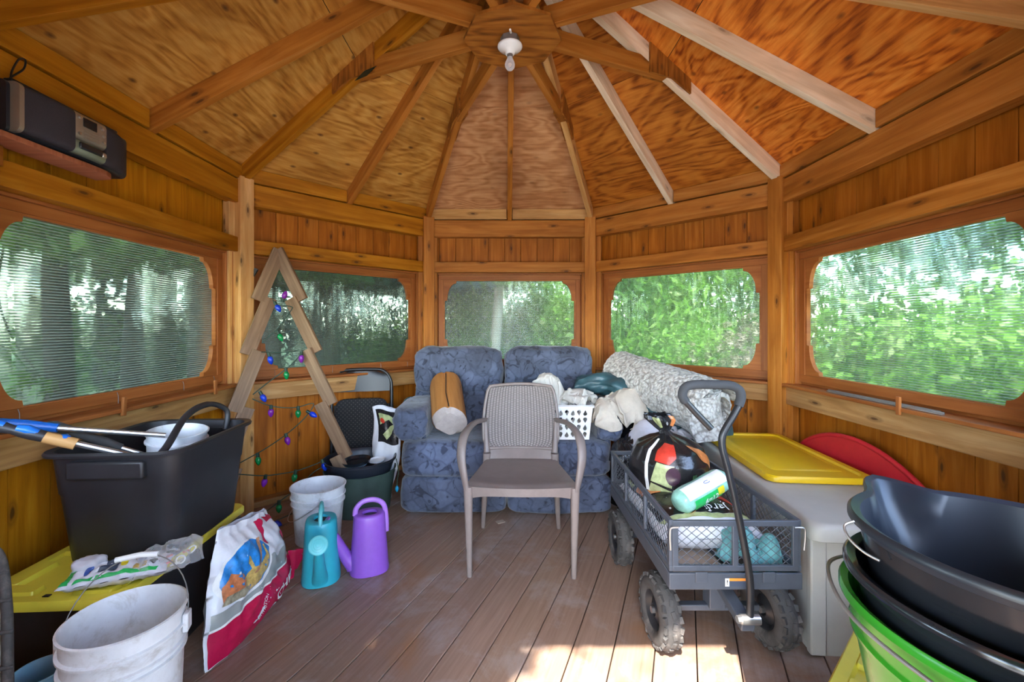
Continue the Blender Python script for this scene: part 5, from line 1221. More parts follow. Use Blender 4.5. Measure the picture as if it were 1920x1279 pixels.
# paper towel pack
pk = thing('paper_towel_pack', 'green and white wrapped paper towel roll lying on the soil sack', 'paper towels', (0.785, 1.745, CB+0.222), rot=(0, R(-16), R(22)))
b = B(); rings = []
for i in range(13):
    t = i/12; x = -0.13+0.26*t; k = 1-max(0, abs(2*t-1)-0.82)*2.2; rings.append([V(x, 0.050*k*math.cos(a)*(1+0.03*math.sin(5*a+i)), 0.046*k*math.sin(a)*(1+0.03*math.cos(4*a+i))) for a in [2*math.pi*j/28 for j in range(28)]])
b.loft(rings, cap0=True, cap1=True); mk('wrap', b, 'print_mint', pk, smooth=60)
def cyl(a0, a1, x0, x1, mat, nm, off=0.003):
    b = B(); b.grid(lambda u, v: V(x0+(x1-x0)*u, (0.050+off)*math.cos(R(a0+(a1-a0)*v)), (0.046+off)*math.sin(R(a0+(a1-a0)*v))), 12, 10); mk(nm, b, mat, pk, smooth=60)
cyl(168, 228, -0.085, 0.06, 'print_green', 'green_band'); cyl(228, 240, -0.11, 0.02, 'print_yellow', 'yellow_stripe', 0.0036)
cyl(90, 158, -0.105, 0.10, 'paper', 'white_face'); cyl(165, 202, 0.035, 0.068, 'print_yellow', 'yellow_spot', 0.0042); cyl(215, 235, -0.105, -0.085, 'print_orange', 'red_spot', 0.0046)
me = textmesh('6=12', 0.034, bold=0.0006)
wrapmesh(me, lambda x, y: V(0.0+x, 0.0545*math.cos(R(198-y*1050)), 0.0505*math.sin(R(198-y*1050))), 1); mk('lettering', me, 'paper', pk, smooth=0)
b = B(); b.tube([(0.01+0.014*math.cos(a), -0.030+0.008*math.sin(a), 0.044) for a in [math.pi*k/8 for k in range(2, 15)]], 0.0012, 5); mk('ink_swirl', b, 'print_blue', pk)
drape('rag', 'turquoise terry cloth piled behind the front mesh near the middle of the cart', 0, 'teal_cloth', (0.855, 1.60, CB+0.008), 1.3, (0.50, 0.50, 1.15))
drape('rag', 'turquoise cloth peaked in the right front corner of the cart', 3, 'teal_cloth', (0.950, 1.565, CB+0.008), 0.5, (0.26, 0.34, 0.48))
# ------------------------------------------------------------------ left side: yellow-lidded tote, black tub
tl = tote('tote', 'black tote with a yellow lid under the big black tub by the left wall', (-1.405, 1.64, 0), R(3), 0.46, 0.72, 0.385)
b = B(); b.box((0.197, 0.05, 0.245), (0.002, 0.15, 0.12), Matrix.Rotation(R(4), 3, 'Y')); lbp = mk('label', b, 'paper', tl, smooth=0, label='black, yellow and white label')
b = B(); b.box((0.1985, 0.04, 0.275), (0.0015, 0.10, 0.035), Matrix.Rotation(R(4), 3, 'Y')); mk('yellow_block', b, 'print_yellow', lbp, smooth=0)
b = B(); b.box((0.1975, 0.07, 0.215), (0.0015, 0.08, 0.04), Matrix.Rotation(R(4), 3, 'Y')); mk('black_block', b, 'ink', lbp, smooth=0)
tb = thing('storage_tub', 'large dusty black open tub standing on the yellow tote lid', 'tub', (-1.335, 1.685, 0.396), rotz=R(4))
def rrs(w, l, r, z, n=6): return rr(w, l, r, z, n=n)
b = B(); H = 0.385
b.loft([rrs(0.335, 0.42, 0.05, 0), rrs(0.345, 0.43, 0.055, 0.006), rrs(0.385, 0.475, 0.06, 0.235), rrs(0.392, 0.482, 0.06, 0.245), rrs(0.415, 0.505, 0.065, H-0.01), rrs(0.452, 0.542, 0.075, H-0.012), rrs(0.456, 0.546, 0.075, H-0.004), rrs(0.448, 0.538, 0.075, H+0.003), rrs(0.41, 0.50, 0.065, H), rrs(0.34, 0.425, 0.05, 0.012)], cap0=True, cap1=True)
mk('shell', b, 'black_plastic', tb, smooth=35)
b = B(); q = [(-0.13, 0), (-0.11, 0.055), (0.10, 0.055), (0.13, 0.03), (0.15, 0.0), (0.19, -0.035), (0.10, -0.035)]
for (ry, dist) in ((0, 0.262), (180, 0.262)):
    b = B(); b.box((0, -dist+0.006, H-0.055), (0.24, 0.026, 0.06)); b.xf(Matrix.Rotation(R(ry), 4, 'Z')); mk('handle_recess', b, 'black_plastic', tb, bevel=0.008)
# bucket inside the tub
ib = thing('bucket', 'small white bucket with a green lid inside, standing in the black tub', 'bucket', (-1.335, 1.75, 0.565), rot=(R(3), R(5), 0))
def pail(parent, rb, rt, h, mat, ribs=(0.80, 0.93), t=0.004, n=48):
    prof = [(rb, 0), (rb+0.002, 0.004)]
    for k in range(1, 12):
        z = h*k/12; r = rb+(rt-rb)*z/h; prof.append((r, z))
    b = B(); b.lathe(prof+[(rt, h-0.004), (rt+0.005, h-0.003), (rt+0.006, h+0.003), (rt+0.001, h+0.005), (rt-0.003, h)]+[(rb+(rt-rb)*k/6-t, h*k/6+(0.004 if k == 0 else 0)) for k in (5, 4, 3, 2, 1, 0)], n, cap0=True, cap1=True); mk('shell', b, mat, parent, smooth=50)
    for f in ribs:
        z = h*f; r = rb+(rt-rb)*f; b = B(); b.lathe([(r, z-0.006), (r+0.007, z-0.004), (r+0.007, z+0.001), (r, z+0.004)], n, cap0=False); mk('rib', b, mat, parent, smooth=40)
pail(ib, 0.088, 0.099, 0.215, 'white', (0.86,))
b = B(); b.lathe([(0.0, 0), (0.05, 0), (0.052, 0.006), (0.0, 0.008)], 30, cap0=False); b.xf(Matrix.Translation((0.0, -0.02, 0.175)) @ Matrix.Rotation(R(-14), 4, 'X')); mk('tub_lid', b, 'lid_green', None, label='round green lid lying inside the small white bucket', cat='lid', loc=(-1.335, 1.75, 0.555))
b = B(); hp = cr([(-1.10-0.12, 1.50, 0.70), (-1.20, 1.58, 0.755), (-1.235, 1.72, 0.835), (-1.245, 1.82, 0.865), (-1.235, 1.90, 0.862), (-1.215, 1.955, 0.82), (-1.21, 1.935, 0.745)], 6)
hp = [p-V(-1.22, 1.7, 0.7) for p in hp]; b.tube(hp, [0.013 if i < 22 else 0.011 for i in range(len(hp))], 10); mk('hose', b, 'black_plastic', smooth=70, label='bent black rubber hose arching over the white bucket in the tub', cat='hose', loc=(-1.25, 1.68, 0.70))
# loppers / shears
sh_ = thing('hedge_shears', 'telescopic garden tool with blue and black grips resting on the tub rim', 'garden tool', (-1.43, 1.42, 0.815))
p0, p1 = V(0.12, 0.085, -0.062), V(-0.15, -0.105, 0.090)
def seg(a, b_): return [p0.lerp(p1, a), p0.lerp(p1, b_)]
b = B(); b.tube(seg(-0.1, 0.60), 0.010, 10); mk('shaft', b, 'steel', sh_)
b = B(); b.tube(cr([p0.lerp(p1, t) for t in (0.42, 0.5, 0.7, 0.9, 1.15)], 3), [0.014, 0.018, 0.019, 0.018]*4, 12); mk('black_grip', b, 'black_plastic', sh_, smooth=60)
for a0, a1, o in ((0.44, 0.52, 0.006), (0.66, 0.80, 0.008), (0.88, 1.2, 0.008)):
    b = B(); b.tube([p0.lerp(p1, a0)+V(0, 0, o), p0.lerp(p1, (a0+a1)/2)+V(0, 0, o+0.003), p0.lerp(p1, a1)+V(0, 0, o)], [0.016, 0.021, 0.016], 12, flat=0.7); mk('blue_grip', b, 'blue_grip', sh_, smooth=60)
b = B(); b.tube([p0.lerp(p1, 0.42)+V(0.01, 0, -0.004), p0.lerp(p1, 0.64)+V(0.01, 0, -0.004)], 0.0185, 10); mk('worn_sleeve', b, 'dirty_rail', sh_, smooth=60)
s2 = thing('garden_tool', 'second blue gripped pole lying behind the shears on the tub rim', 'garden tool', (-1.555, 1.47, 0.825))
b = B(); b.tube([(0.26, 0.18, -0.04), (-0.10, -0.02, 0.045)], 0.009, 10); mk('shaft', b, 'steel', s2)
b = B(); b.tube([(0.0, 0.035, 0.022), (-0.07, -0.003, 0.040), (-0.13, -0.035, 0.056)], [0.015, 0.019, 0.016], 12); mk('blue_grip', b, 'blue_grip', s2, smooth=60)
s3 = thing('loppers', 'black rubber handled tool leaning into the tub beside the blue grips', 'garden tool', (-1.47, 1.575, 0.765))
b = B(); b.tube([(0.13, 0.12, -0.09), (0.02, 0.045, -0.015)], 0.0085, 10); mk('shaft', b, 'steel', s3)
b = B(); b.tube([(0.03, 0.05, -0.02), (-0.01, 0.03, 0.005), (-0.07, -0.005, 0.045), (-0.13, -0.04, 0.082), (-0.145, -0.05, 0.088)], [0.013, 0.017, 0.016, 0.019, 0.014], 12); mk('rubber_handle', b, 'rubber', s3, smooth=60)
# packaging on the yellow lid
LZ = 0.391
sp_ = thing('seed_packet', 'long crumpled white, green and blue printed packet lying on the yellow tote lid', 'packet', (-1.235, 1.385, LZ+0.004), rot=(R(4), 0, R(24)))
f8 = pillow(0.27, 0.105, 0.045, seed=5, amp=0.012, fr=26)
def f8s(u, v, side=1): return f8(u, v, side)+V(0, 0, 0.024)
bagobj('film', sp_, f8s, 'bag_white', nu=40, nv=20)
for pts, mt, nm in (([(0.02, 0.05), (0.10, 0.05), (0.08, 0.5), (0.14, 0.95), (0.02, 0.95)], 'print_green', 'green_edge'), ([(0.14, 0.04), (0.90, 0.04), (0.92, 0.13), (0.16, 0.15)], 'print_green', 'green_stripe'),
    (ell(0.22, 0.45, 0.045, 0.16, 14), 'print_blue', 'blue_mark'), ([(0.32, 0.25), (0.50, 0.22), (0.52, 0.75), (0.36, 0.85)], 'navy', 'dark_window'), (ell(0.57, 0.42, 0.035, 0.14, 14), 'print_yellow', 'yellow_mark'),
    (ell(0.72, 0.62, 0.05, 0.12, 14), 'print_blue', 'blue_mark'), ([(0.66, 0.18), (0.80, 0.17), (0.80, 0.38), (0.68, 0.40)], 'bag_wheat', 'tan_picture'), (ell(0.86, 0.35, 0.04, 0.14, 12), 'ink', 'black_sketch')):
    decal(nm, sp_, f8s, pts, mt, 0.002, 0.05)
tis = thing('tissue', 'crumpled white tissue on the left end of the printed packet', 'tissue', (-1.33, 1.385, LZ+0.035))
b = B(); b.cushion((0, 0, 0.012), (0.075, 0.06, 0.045), 0.7, 0.016, 34, 5, 30, 20, e2=0.7); mk('paper', b, 'white_cloth', tis, smooth=60)
fb_ = thing('film_bag', 'clear crinkled plastic bag of hair ties on the yellow lid', 'bag', (-1.13, 1.46, LZ), rot=(R(10), R(-4), R(35)))
f5 = pillow(0.19, 0.13, 0.07, seed=9, amp=0.016, fr=22)
b = B(); b.grid(lambda u, v: f5(u, v, 1)+V(0, 0, 0.035), 26, 20); b.grid(lambda u, v: f5(u, v, -1)*0.6+V(0, 0, 0.02), 26, 20); mk('film', b, 'film', fb_, smooth=40)
for i, (x, y) in enumerate(((0.03, -0.02), (0.06, 0.02), (-0.01, 0.02), (0.015, -0.035))):
    b = B(); b.tube([(x+0.012*math.cos(a), y+0.012*math.sin(a), 0.028+0.006*math.sin(a+i)) for a in [2*math.pi*k/16 for k in range(16)]], 0.0025, 6, closed=True); mk('band', b, 'white_clean', fb_)
for x, y in ((0.0, 0.0), (0.045, 0.0), (0.0, -0.035)):
    b = B(); b.box((x, y, 0.04), (0.018, 0.006, 0.003), Matrix.Rotation(R(20), 3, 'Z')); mk('pink_tag', b, 'print_pink', fb_)
# ------------------------------------------------------------------ buckets
bk = thing('bucket', 'large scuffed white bucket with a wire handle in the left foreground', 'bucket', (-0.995, 1.135, 0), rotz=R(20))
pail(bk, 0.112, 0.127, 0.445, 'white', (0.90, 0.80, 0.76), n=56)
hb = [V(-0.135*math.cos(R(a)), 0.0, 0.0)+V(0, math.sin(R(a))*0.085, 0.415+0.145*math.sin(R(a))) for a in range(0, 181, 9)]
b = B(); b.tube(hb, 0.0017, 6); hnd = mk('handle', b, 'grey_metal', bk, smooth=70)
b = B(); b.tube([hb[9]*1.0+V(-0.035, 0, -0.003), hb[10], hb[11]+V(0.02, 0, -0.003)], 0.0075, 10); mk('grip', b, 'white_clean', hnd)
for sg in (-1, 1): b = B(); b.box((sg*0.134, 0, 0.40), (0.014, 0.034, 0.05)); mk('ear', b, 'white', bk, bevel=0.004)
mb = thing('bucket', 'white bucket with a hanging wire handle behind the teal watering can', 'bucket', (-1.065, 2.46, 0), rotz=R(-60))
pail(mb, 0.118, 0.143, 0.30, 'white', (0.84, 0.72), n=56)
b = B(); b.tube([V(0.148*math.cos(R(a)), -0.155*math.sin(R(a)), 0.255-0.12*math.sin(R(a))) for a in range(0, 181, 9)], 0.0022, 6); mk('handle', b, 'steel', mb, smooth=70)
for sg in (-1, 1): b = B(); b.box((sg*0.148, 0, 0.25), (0.012, 0.03, 0.045)); mk('ear', b, 'white', mb, bevel=0.004)
pb = thing('pail', 'small pale blue plastic pail in front of the yellow lidded tote', 'pail', (-1.285, 1.195, 0))
pail(pb, 0.045, 0.057, 0.25, 'pail_blue', (0.9,), n=40)
# planter bin and tub
gb = thing('bin', 'dark green ribbed round bin beside the loveseat', 'bin', (-0.965, 2.87, 0))
pail(gb, 0.19, 0.225, 0.262, 'bin_green', (), n=64)
b = B(); b.lathe([(0.2115, 0.205), (0.226, 0.262)], 64, cap0=False); mk('rim_band', b, 'navy', gb)
kb = thing('black_tub', 'round black tub set on top of the dark green bin', 'tub', (-0.965, 2.87, 0.215))
pail(kb, 0.185, 0.226, 0.118, 'black_satin', (0.93,), n=64)
for nm, lab, x, y, r, z, mt, hh in (('pot', 'black round pot lying in the tub on the green bin', -0.02, -0.02, 0.095, 0.315, 'black_gloss', 0.02), ('dish', 'white dish lying in the tub on the green bin', 0.10, 0.03, 0.055, 0.31, 'white_clean', 0.012), ('plate', 'pale blue plate under the black pot in the tub', -0.04, -0.055, 0.10, 0.302, 'pail_blue', 0.008)):
    b = B(); b.lathe([(r*0.9, 0), (r, hh), (r*0.96, hh), (r*0.86, 0.003)], 36, cap1=True); mk(nm, b, mt, None, label=lab, cat=nm, loc=(-0.965+x, 2.87+y, z-0.01), rot=(R(3), R(-3), 0))
# ------------------------------------------------------------------ watering cans
def wcan(name, label, loc, rotz, mat, mat2, h, w, l):
    t = thing(name, label, 'watering can', loc, rotz=rotz)
    P = [(0.92, 0), (1.0, 0.012), (1.0, 0.05), (0.93, 0.35), (0.86, 0.65), (0.82, 0.86), (0.80, 0.95), (0.76, 0.985), (0.66, 1.0)]
    b = B(); b.loft([[V(w/2*k*math.copysign(abs(math.cos(a))**0.8, math.cos(a)), l/2*(k if k < 0.9 else k)*math.copysign(abs(math.sin(a))**0.8, math.sin(a)), z*h) for a in [2*math.pi*j/44 for j in range(44)]] for k, z in P]+
           [[V(w/2*0.40*math.cos(a), l/2*0.42*math.sin(a)+l*0.02, h*zz) for a in [2*math.pi*j/44 for j in range(44)]] for zz in (0.99, 0.93)], cap0=True); mk('body', b, mat, t, smooth=45)
    b = B(); b.lathe([(0.8*w*0.24, 0), (0.8*w*0.24, 0.002)], 30, sy=1.2, cap1=True); b.xf(Matrix.Translation((0, l*0.02, h*0.94))); mk('opening', b, 'ink', t)  # black disc paints the dark inside of the filling hole
    b = B(); b.tube(cr([(0, -l*0.36, h*0.97), (0, -l*0.33, h*1.09), (0, -l*0.16, h*1.19), (0, l*0.12, h*1.20), (0, l*0.36, h*1.10), (0, l*0.43, h*0.88), (0, l*0.44, h*0.62)], 6), 0.0125, 12, flat=0.75); mk('handle', b, mat2, t, smooth=70)
    sp = cr([(0, -l*0.40, h*0.14), (0, -l*0.58, h*0.30), (0, -l*0.82, h*0.62), (0, -l*0.98, h*0.84)], 6); n = len(sp)
    b = B(); b.tube(sp, [0.040-0.026*(i/(n-1))**0.8 for i in range(n)], 18); mk('spout', b, mat, t, smooth=70)
    d = (sp[-1]-sp[-3]).normalized(); e = sp[-1]; d = (d+V(0, -0.5, -0.25)).normalized()
    b = B(); rings = []; x = V(1, 0, 0); u = d.cross(x)
    for r, s_ in ((0.013, -0.02), (0.015, 0), (0.038, 0.022), (0.040, 0.030), (0.036, 0.033), (0.028, 0.0345), (0.027, 0.0335), (0.019, 0.036), (0.018, 0.035), (0.009, 0.037), (0.008, 0.036), (0.002, 0.037)): rings.append([e+d*s_+(x*math.cos(a)+u*math.sin(a))*r for a in [2*math.pi*j/32 for j in range(32)]])
    b.loft(rings, cap1=True); mk('rose', b, mat2, t, smooth=25)
    return t
wcan('watering_can', 'teal plastic watering can facing the camera', (-0.885, 2.075, 0), R(20), 'teal', 'teal_light', 0.285, 0.175, 0.20)
wcan('watering_can', 'purple plastic watering can with its spout to the left', (-0.675, 2.14, 0), R(-68), 'purple', 'purple_light', 0.285, 0.155, 0.185)
# ------------------------------------------------------------------ feed sack
fk = thing('feed_sack', 'white and crimson poultry feed sack with a wheat picture, leaning on the tote', 'sack', (-1.04, 1.80, 0.0))
def bil(u, v): 
    BL, BR, TR, TL = V(-0.005, -0.30, 0.0), V(0.005, 0.265, 0.0), V(-0.045, 0.145, 0.385), V(-0.05, -0.165, 0.43)
    return BL.lerp(BR, u).lerp(TL.lerp(TR, u), v)
def f6(u, v, side=1):
    p = bil(u, v); e = max(0, 1-abs(2*u-1)**3)**0.6*max(0, 1-abs(2*v-0.9)**3.0 if v < 0.95 else 0.12)**0.6
    q = V(u*3.2, v*3.4, side*2); wr = noise.noise(q)*0.020+0.018*(0.35-abs(noise.noise(q*1.9+V(4, 1, 0)))*1.5)+0.012*(0.3-abs(noise.noise(V(u*9+v*4, v*3, 5))))
    t = 0.078 if side > 0 else 0.036
    w = V(0, (u-0.5)*0.05*math.sin(math.pi*v), 0)
    return p+w+V(side*(t*e+wr*(0.3+0.7*e)), 0, 0.015*noise.noise(V(u*5, 0, 3))*(1 if v > 0.9 else 0))
bagobj('sack', fk, f6, 'bag_white', nu=44, nv=44)
def fd(nm, pts, mat, off=0.002, **k): return decal(nm, fk, f6, pts, mat, off, 0.035, **k)
up = lambda u: 0.27+0.10*u+0.03*math.sin(u*3)
N_ = 12
fd('crimson_panel', [(0.01, 0.01), (0.99, 0.01)]+[(0.99-0.98*i/N_, up(0.99-0.98*i/N_)) for i in range(N_+1)], 'bag_red', label='crimson lower panel')
fd('white_stripe', [(0.01+0.98*i/N_, up(0.01+0.98*i/N_)) for i in range(N_+1)]+[(0.99-0.98*i/N_, up(0.99-0.98*i/N_)+0.02) for i in range(N_+1)], 'paper', 0.0025)
fd('grey_panel', [(0.01+0.98*i/N_, up(0.01+0.98*i/N_)+0.02) for i in range(N_+1)]+[(0.98, 0.66), (0.90, 0.56), (0.72, 0.50), (0.62, 0.60), (0.50, 0.56), (0.30, 0.42), (0.01, 0.40)], 'bag_grey', 0.0022)
fd('picture_border', ell(0.30, 0.62, 0.29, 0.235, 32), 'paper', 0.0035)
pic = fd('picture', ell(0.30, 0.63, 0.265, 0.212, 32), 'bag_sky', 0.0045, label='picture of wheat and a hen')
fd('wheat_field', [(0.20, 0.44), (0.36, 0.43), (0.50, 0.50), (0.55, 0.60), (0.50, 0.68), (0.42, 0.60), (0.30, 0.62), (0.22, 0.55)], 'bag_wheat', 0.0055)
fd('wheat_ear', [(0.33, 0.55), (0.36, 0.55), (0.46, 0.74), (0.47, 0.82), (0.44, 0.82), (0.41, 0.76)], 'bag_ear', 0.0068)
fd('wheat_ear', [(0.30, 0.60), (0.32, 0.62), (0.27, 0.72), (0.24, 0.74), (0.25, 0.68)], 'bag_wheat', 0.0068)
fd('wheat_ear', [(0.47, 0.60), (0.49, 0.60), (0.50, 0.74), (0.48, 0.74)], 'bag_wheat', 0.0068)
fd('hen', [(0.06, 0.46), (0.20, 0.44), (0.24, 0.54), (0.18, 0.62), (0.10, 0.66), (0.05, 0.58)], 'bag_rust', 0.0058)
fd('feathers', [(0.05, 0.44), (0.22, 0.42), (0.28, 0.47), (0.20, 0.50), (0.08, 0.50)], 'bag_hen', 0.0066)
fd('red_arc', [(0.55, 0.72), (0.60, 0.70), (0.60, 0.80), (0.63, 0.88), (0.70, 0.91), (0.68, 0.96), (0.60, 0.94), (0.55, 0.86)], 'bag_red', 0.003)
fd('red_arc', [(0.76, 0.88), (0.88, 0.89), (0.97, 0.84), (0.985, 0.91), (0.90, 0.97), (0.76, 0.95)], 'bag_red', 0.003)
fd('red_bar', [(0.88, 0.46), (0.945, 0.48), (0.935, 0.72), (0.87, 0.72)], 'bag_red', 0.003)
fd('tear_drop', ell(0.56, 0.07, 0.05, 0.028, 16), 'paper', 0.0035)
textdecal('lettering', fk, f6, 'CHEF', 0.062, 0.72, 0.185, 14, 'paper', 0.50, 0.42, 0.006, bold=0.0012)
textdecal('small_print', fk, f6, 'NUTRITION', 0.016, 0.40, 0.20, 42, 'bag_white', 0.50, 0.42, 0.004)
b = B(); b.grid(lambda u, v: V(0.01+0.02*math.sin(u*7)+0.05*u*v, 0.25+0.06*u, 0.14*v*(1-0.3*u)+0.02*u), 8, 8, 0.003); mk('gathered_corner', b, 'bag_red', fk, smooth=60)
b = B(); b.tube(cr([(0.05, 0.30, 0.10), (0.09, 0.315, 0.05), (0.12, 0.29, 0.012), (0.14, 0.31, 0.006), (0.15, 0.28, 0.006)], 5), 0.0012, 5); mk('string', b, 'rope', fk)
b = B(); b.box((0, 0, 0.0015), (0.05, 0.035, 0.003), Matrix.Rotation(R(30), 3, 'Z')); mk('wood_chip', b, 'cardboard', smooth=0, label='small pale scrap on the floor in front of the loveseat', cat='scrap', loc=(-0.035, 2.66, 0))
# ------------------------------------------------------------------ folding chair leaning on the rear left wall
fc = thing('folding_chair', 'black folding chair with a dotted padded seat leaning behind the green bin', 'chair', (-1.095, 3.28, 0), rot=(R(-7), 0, R(14)))
b = B(); q = cr([(-0.215, 0, 0.0), (-0.218, 0, 0.3), (-0.220, 0, 0.70), (-0.205, 0, 0.80), (-0.155, 0, 0.858), (-0.08, 0, 0.870), (0.08, 0, 0.870), (0.155, 0, 0.858), (0.205, 0, 0.80), (0.220, 0, 0.70), (0.218, 0, 0.3), (0.215, 0, 0)], 5)
b.tube(q, 0.0125, 10, up=(0, 1, 0)); mk('frame', b, 'black_metal', fc, smooth=70)
b = B(); b.grid(lambda u, v: V((u-0.5)*2*(0.205 if v < 0.6 else 0.205-0.10*((v-0.6)/0.4)**2), -0.008-0.012*(1-(2*u-1)**2), 0.70+0.155*v), 20, 10, 0.004); mk('back_panel', b, 'black_metal', fc, smooth=60)
b = B(); b.cushion((0, -0.03, 0.44), (0.385, 0.05, 0.42), 0.5, 0, nu=44, nv=26, e2=0.32, rot=None); mk('seat', b, 'seat_dots', fc, smooth=70, label='dotted padded seat')
for sg in (-1, 1): b = B(); b.tube([(sg*0.192, 0.01, 0.05), (sg*0.196, 0.012, 0.60)], 0.011, 8); mk('leg', b, 'black_metal', fc, smooth=70)
# soil bag and strap between chair and sofa
sk = thing('soil_sack', 'opened white and black printed sack standing beside the folding chair', 'sack', (-0.825, 3.02, 0.0), rotz=R(-8))
f7 = lambda u, v, side=1: V((u-0.5)*(0.11+0.14*v)+0.05*(v-0.5)+0.012*math.sin(v*9+u*4), side*(0.06*max(0, 1-abs(2*u-1)**3)**0.6*(1-0.75*v))+0.010*noise.noise(V(u*6, v*7, side))-0.04*v, 0.645*v+0.012*math.sin(u*6))
b = B(); b.grid(lambda u, v: f7(u, v, -1), 30, 40); b.grid(lambda u, v: f7(u, v, 1), 30, 40); b.merge(0.001); mk('sack', b, 'bag_white', sk, smooth=60)
def sk_d(nm, pts, mat, off=0.003):
    mk(nm, wrapmesh(polymesh(pts, 0.06), lambda u, v: f7(u, v, -1)+V(0, -off, 0)), mat, sk, smooth=60)
sk_d('black_panel', [(0.24, 0.62), (0.95, 0.62), (0.97, 0.97), (0.12, 0.965)], 'bag_black')
sk_d('lime_print', [(0.26, 0.80), (0.60, 0.88), (0.78, 0.84), (0.80, 0.90), (0.60, 0.93), (0.22, 0.92)], 'bag_lime', 0.005)
sk_d('tomato_print', ell(0.36, 0.85, 0.10, 0.028, 16), 'bag_tomato', 0.007)
sk_d('olive_print', [(0.45, 0.74), (0.66, 0.82), (0.86, 0.86), (0.70, 0.74), (0.50, 0.66), (0.36, 0.70)], 'bag_lime', 0.005)
b = B(); b.tube([V(-0.69+0.055*math.cos(a), 3.17, 0.63+0.045*math.sin(a)) for a in [math.pi*k/10 for k in range(-3, 13)]], 0.012, 8); b.xf(Matrix.Translation((0.70, -3.17, -0.56))); mk('strap', b, 'tarp', smooth=70, label='dark looped strap sticking up between the sack and the loveseat arm', cat='strap', loc=(-0.70, 3.17, 0.56))
# ------------------------------------------------------------------ plank tree with bulbs
pt = thing('plank_tree', 'A shaped tree of overlapping weathered wooden planks leaning on the rear left window', 'decoration', (-1.36, 2.66, 0))
A_, LF, RF = V(-1.525, 2.905, 1.705), V(-1.65, 2.50, 0.0), V(-0.99, 2.80, 0.0)
O_ = V(-1.36, 2.66, 0)
nrm = (LF-A_).cross(RF-A_).normalized()
if nrm.y > 0: nrm = -nrm
for side, F in ((-1, LF), (1, RF)):
    d = (F-A_); ln = d.length; d.normalize(); lat = d.cross(nrm).normalized()
    if lat.dot(V(1, 0, 0))*side < 0: lat = -lat
    n = 5; seg_ = ln/n
    for i in range(n):
        s0 = i*seg_-(0.0 if i == 0 else 0.02); s1 = min(ln, (i+1)*seg_+0.012)
        if i == n-1: s1 = ln-0.004
        a = A_+d*s0+lat*(0.022-0.030)+nrm*(0.010 if i % 2 else 0.022)*1.0; e = A_+d*s1+lat*(0.022+0.032)+nrm*(0.022 if i % 2 else 0.034)
        b = B(); b.board(a-O_, e-O_, 0.082, 0.024, up=nrm*0.85-V(side*0.0, 0, 0)+lat*side*(-0.55 if side > 0 else 0.30)); mk('plank', b, 'grey_plank', pt, smooth=0, bevel=0.002)
b = B(); b.board(A_-O_+V(-0.12, -0.10, -0.18)+nrm*-0.01, A_-O_+V(-0.10, -0.08, -0.13), 0.02, 0.03, up=nrm); mk('black_clip', b, 'ink', pt, smooth=0)
# lights on the tree plane
LO = V(-1.30, 2.78, 0.95)
def onplane(px, py, off=0.055):
    r = V((px-949)/813, 1, -(py-612)/813); o = V(0, 0, CAMH); pl = A_+nrm*off
    return o+r*((pl-o).dot(nrm)/r.dot(nrm))
sl = thing('string_lights', 'dark green string of large coloured bulbs zigzagging down the plank tree', 'string lights', LO)
def wire(pts, nm='wire'):
    q = cr([(onplane(*p) if len(p) == 2 else V(*p))-LO for p in pts], 5); b = B(); b.tube(q, 0.0032, 6); mk(nm, b, 'wire_green', sl, smooth=70)
wire([(512, 562), (518, 571), (546, 575), (545, 583), (525, 611), (508, 628), (492, 642)])
wire([(490, 660), (520, 661), (545, 660), (566, 657), (556, 674), (534, 694), (503, 717), (474, 740)])
wire([(473, 748), (500, 759), (525, 764), (556, 764), (588, 757), (572, 783), (540, 812), (500, 840), (450, 868)])
wire([(446, 889), (470, 891), (498, 892), (530, 888), (560, 882), (603, 866)])
wire([(612, 872), (590, 884), (574, 900), (555, 918), (530, 936), (505, 955), (490, 966)])
wire([(552, 961), (535, 969), (512, 979)])
for px, py, c, an in ((516, 568, 'blue', -30), (530, 564, 'purple', 200), (521, 622, 'green', -25), (504, 664, 'blue', -15), (565, 661, 'purple', 0), (536, 692, 'green', -5), (488, 736, 'blue', -30), (508, 762, 'purple', 0), (559, 764, 'green', 0), (577, 772, 'blue', -60), (536, 815, 'purple', -15), (483, 852, 'green', -5), (498, 893, 'purple', 12), (554, 884, 'green', 10), (604, 864, 'blue', -20), (523, 941, 'green', 0), (508, 979, 'blue', -75)):
    p = onplane(px, py)-LO; bo = thing('bulb', None, None, p, rot=(0, R(an), 0)); bo.parent = sl; bo.scale = (1.4, 1.4, 1.4)
    b = B(); b.lathe([(0.0068, 0.006), (0.0075, -0.010), (0.007, -0.012)], 12, cap1=True); mk('socket', b, 'wire_green', bo)
    b = B(); b.lathe([(0.006, -0.011), (0.011, -0.018), (0.0125, -0.026), (0.010, -0.037), (0.005, -0.045), (0.0008, -0.049)], 14, cap1=True); mk('lens', b, 'bulb_'+c, bo, smooth=80, label=c+' bulb')
bo = thing('string_light', 'turquoise bulb hanging between the green bin and the loveseat', 'light bulb', (-0.705, 2.80, 0.17))
b = B(); b.lathe([(0.006, 0), (0.011, -0.008), (0.0125, -0.018), (0.008, -0.032), (0.001, -0.042)], 14, cap1=True); mk('lens', b, 'bulb_teal', bo, smooth=80)
b = B(); b.tube(cr([(0, 0, 0), (0.0, 0.01, 0.04), (0.005, 0.02, 0.09), (-0.01, 0.02, 0.17)], 4), 0.003, 6); mk('wire', b, 'wire_green', bo)
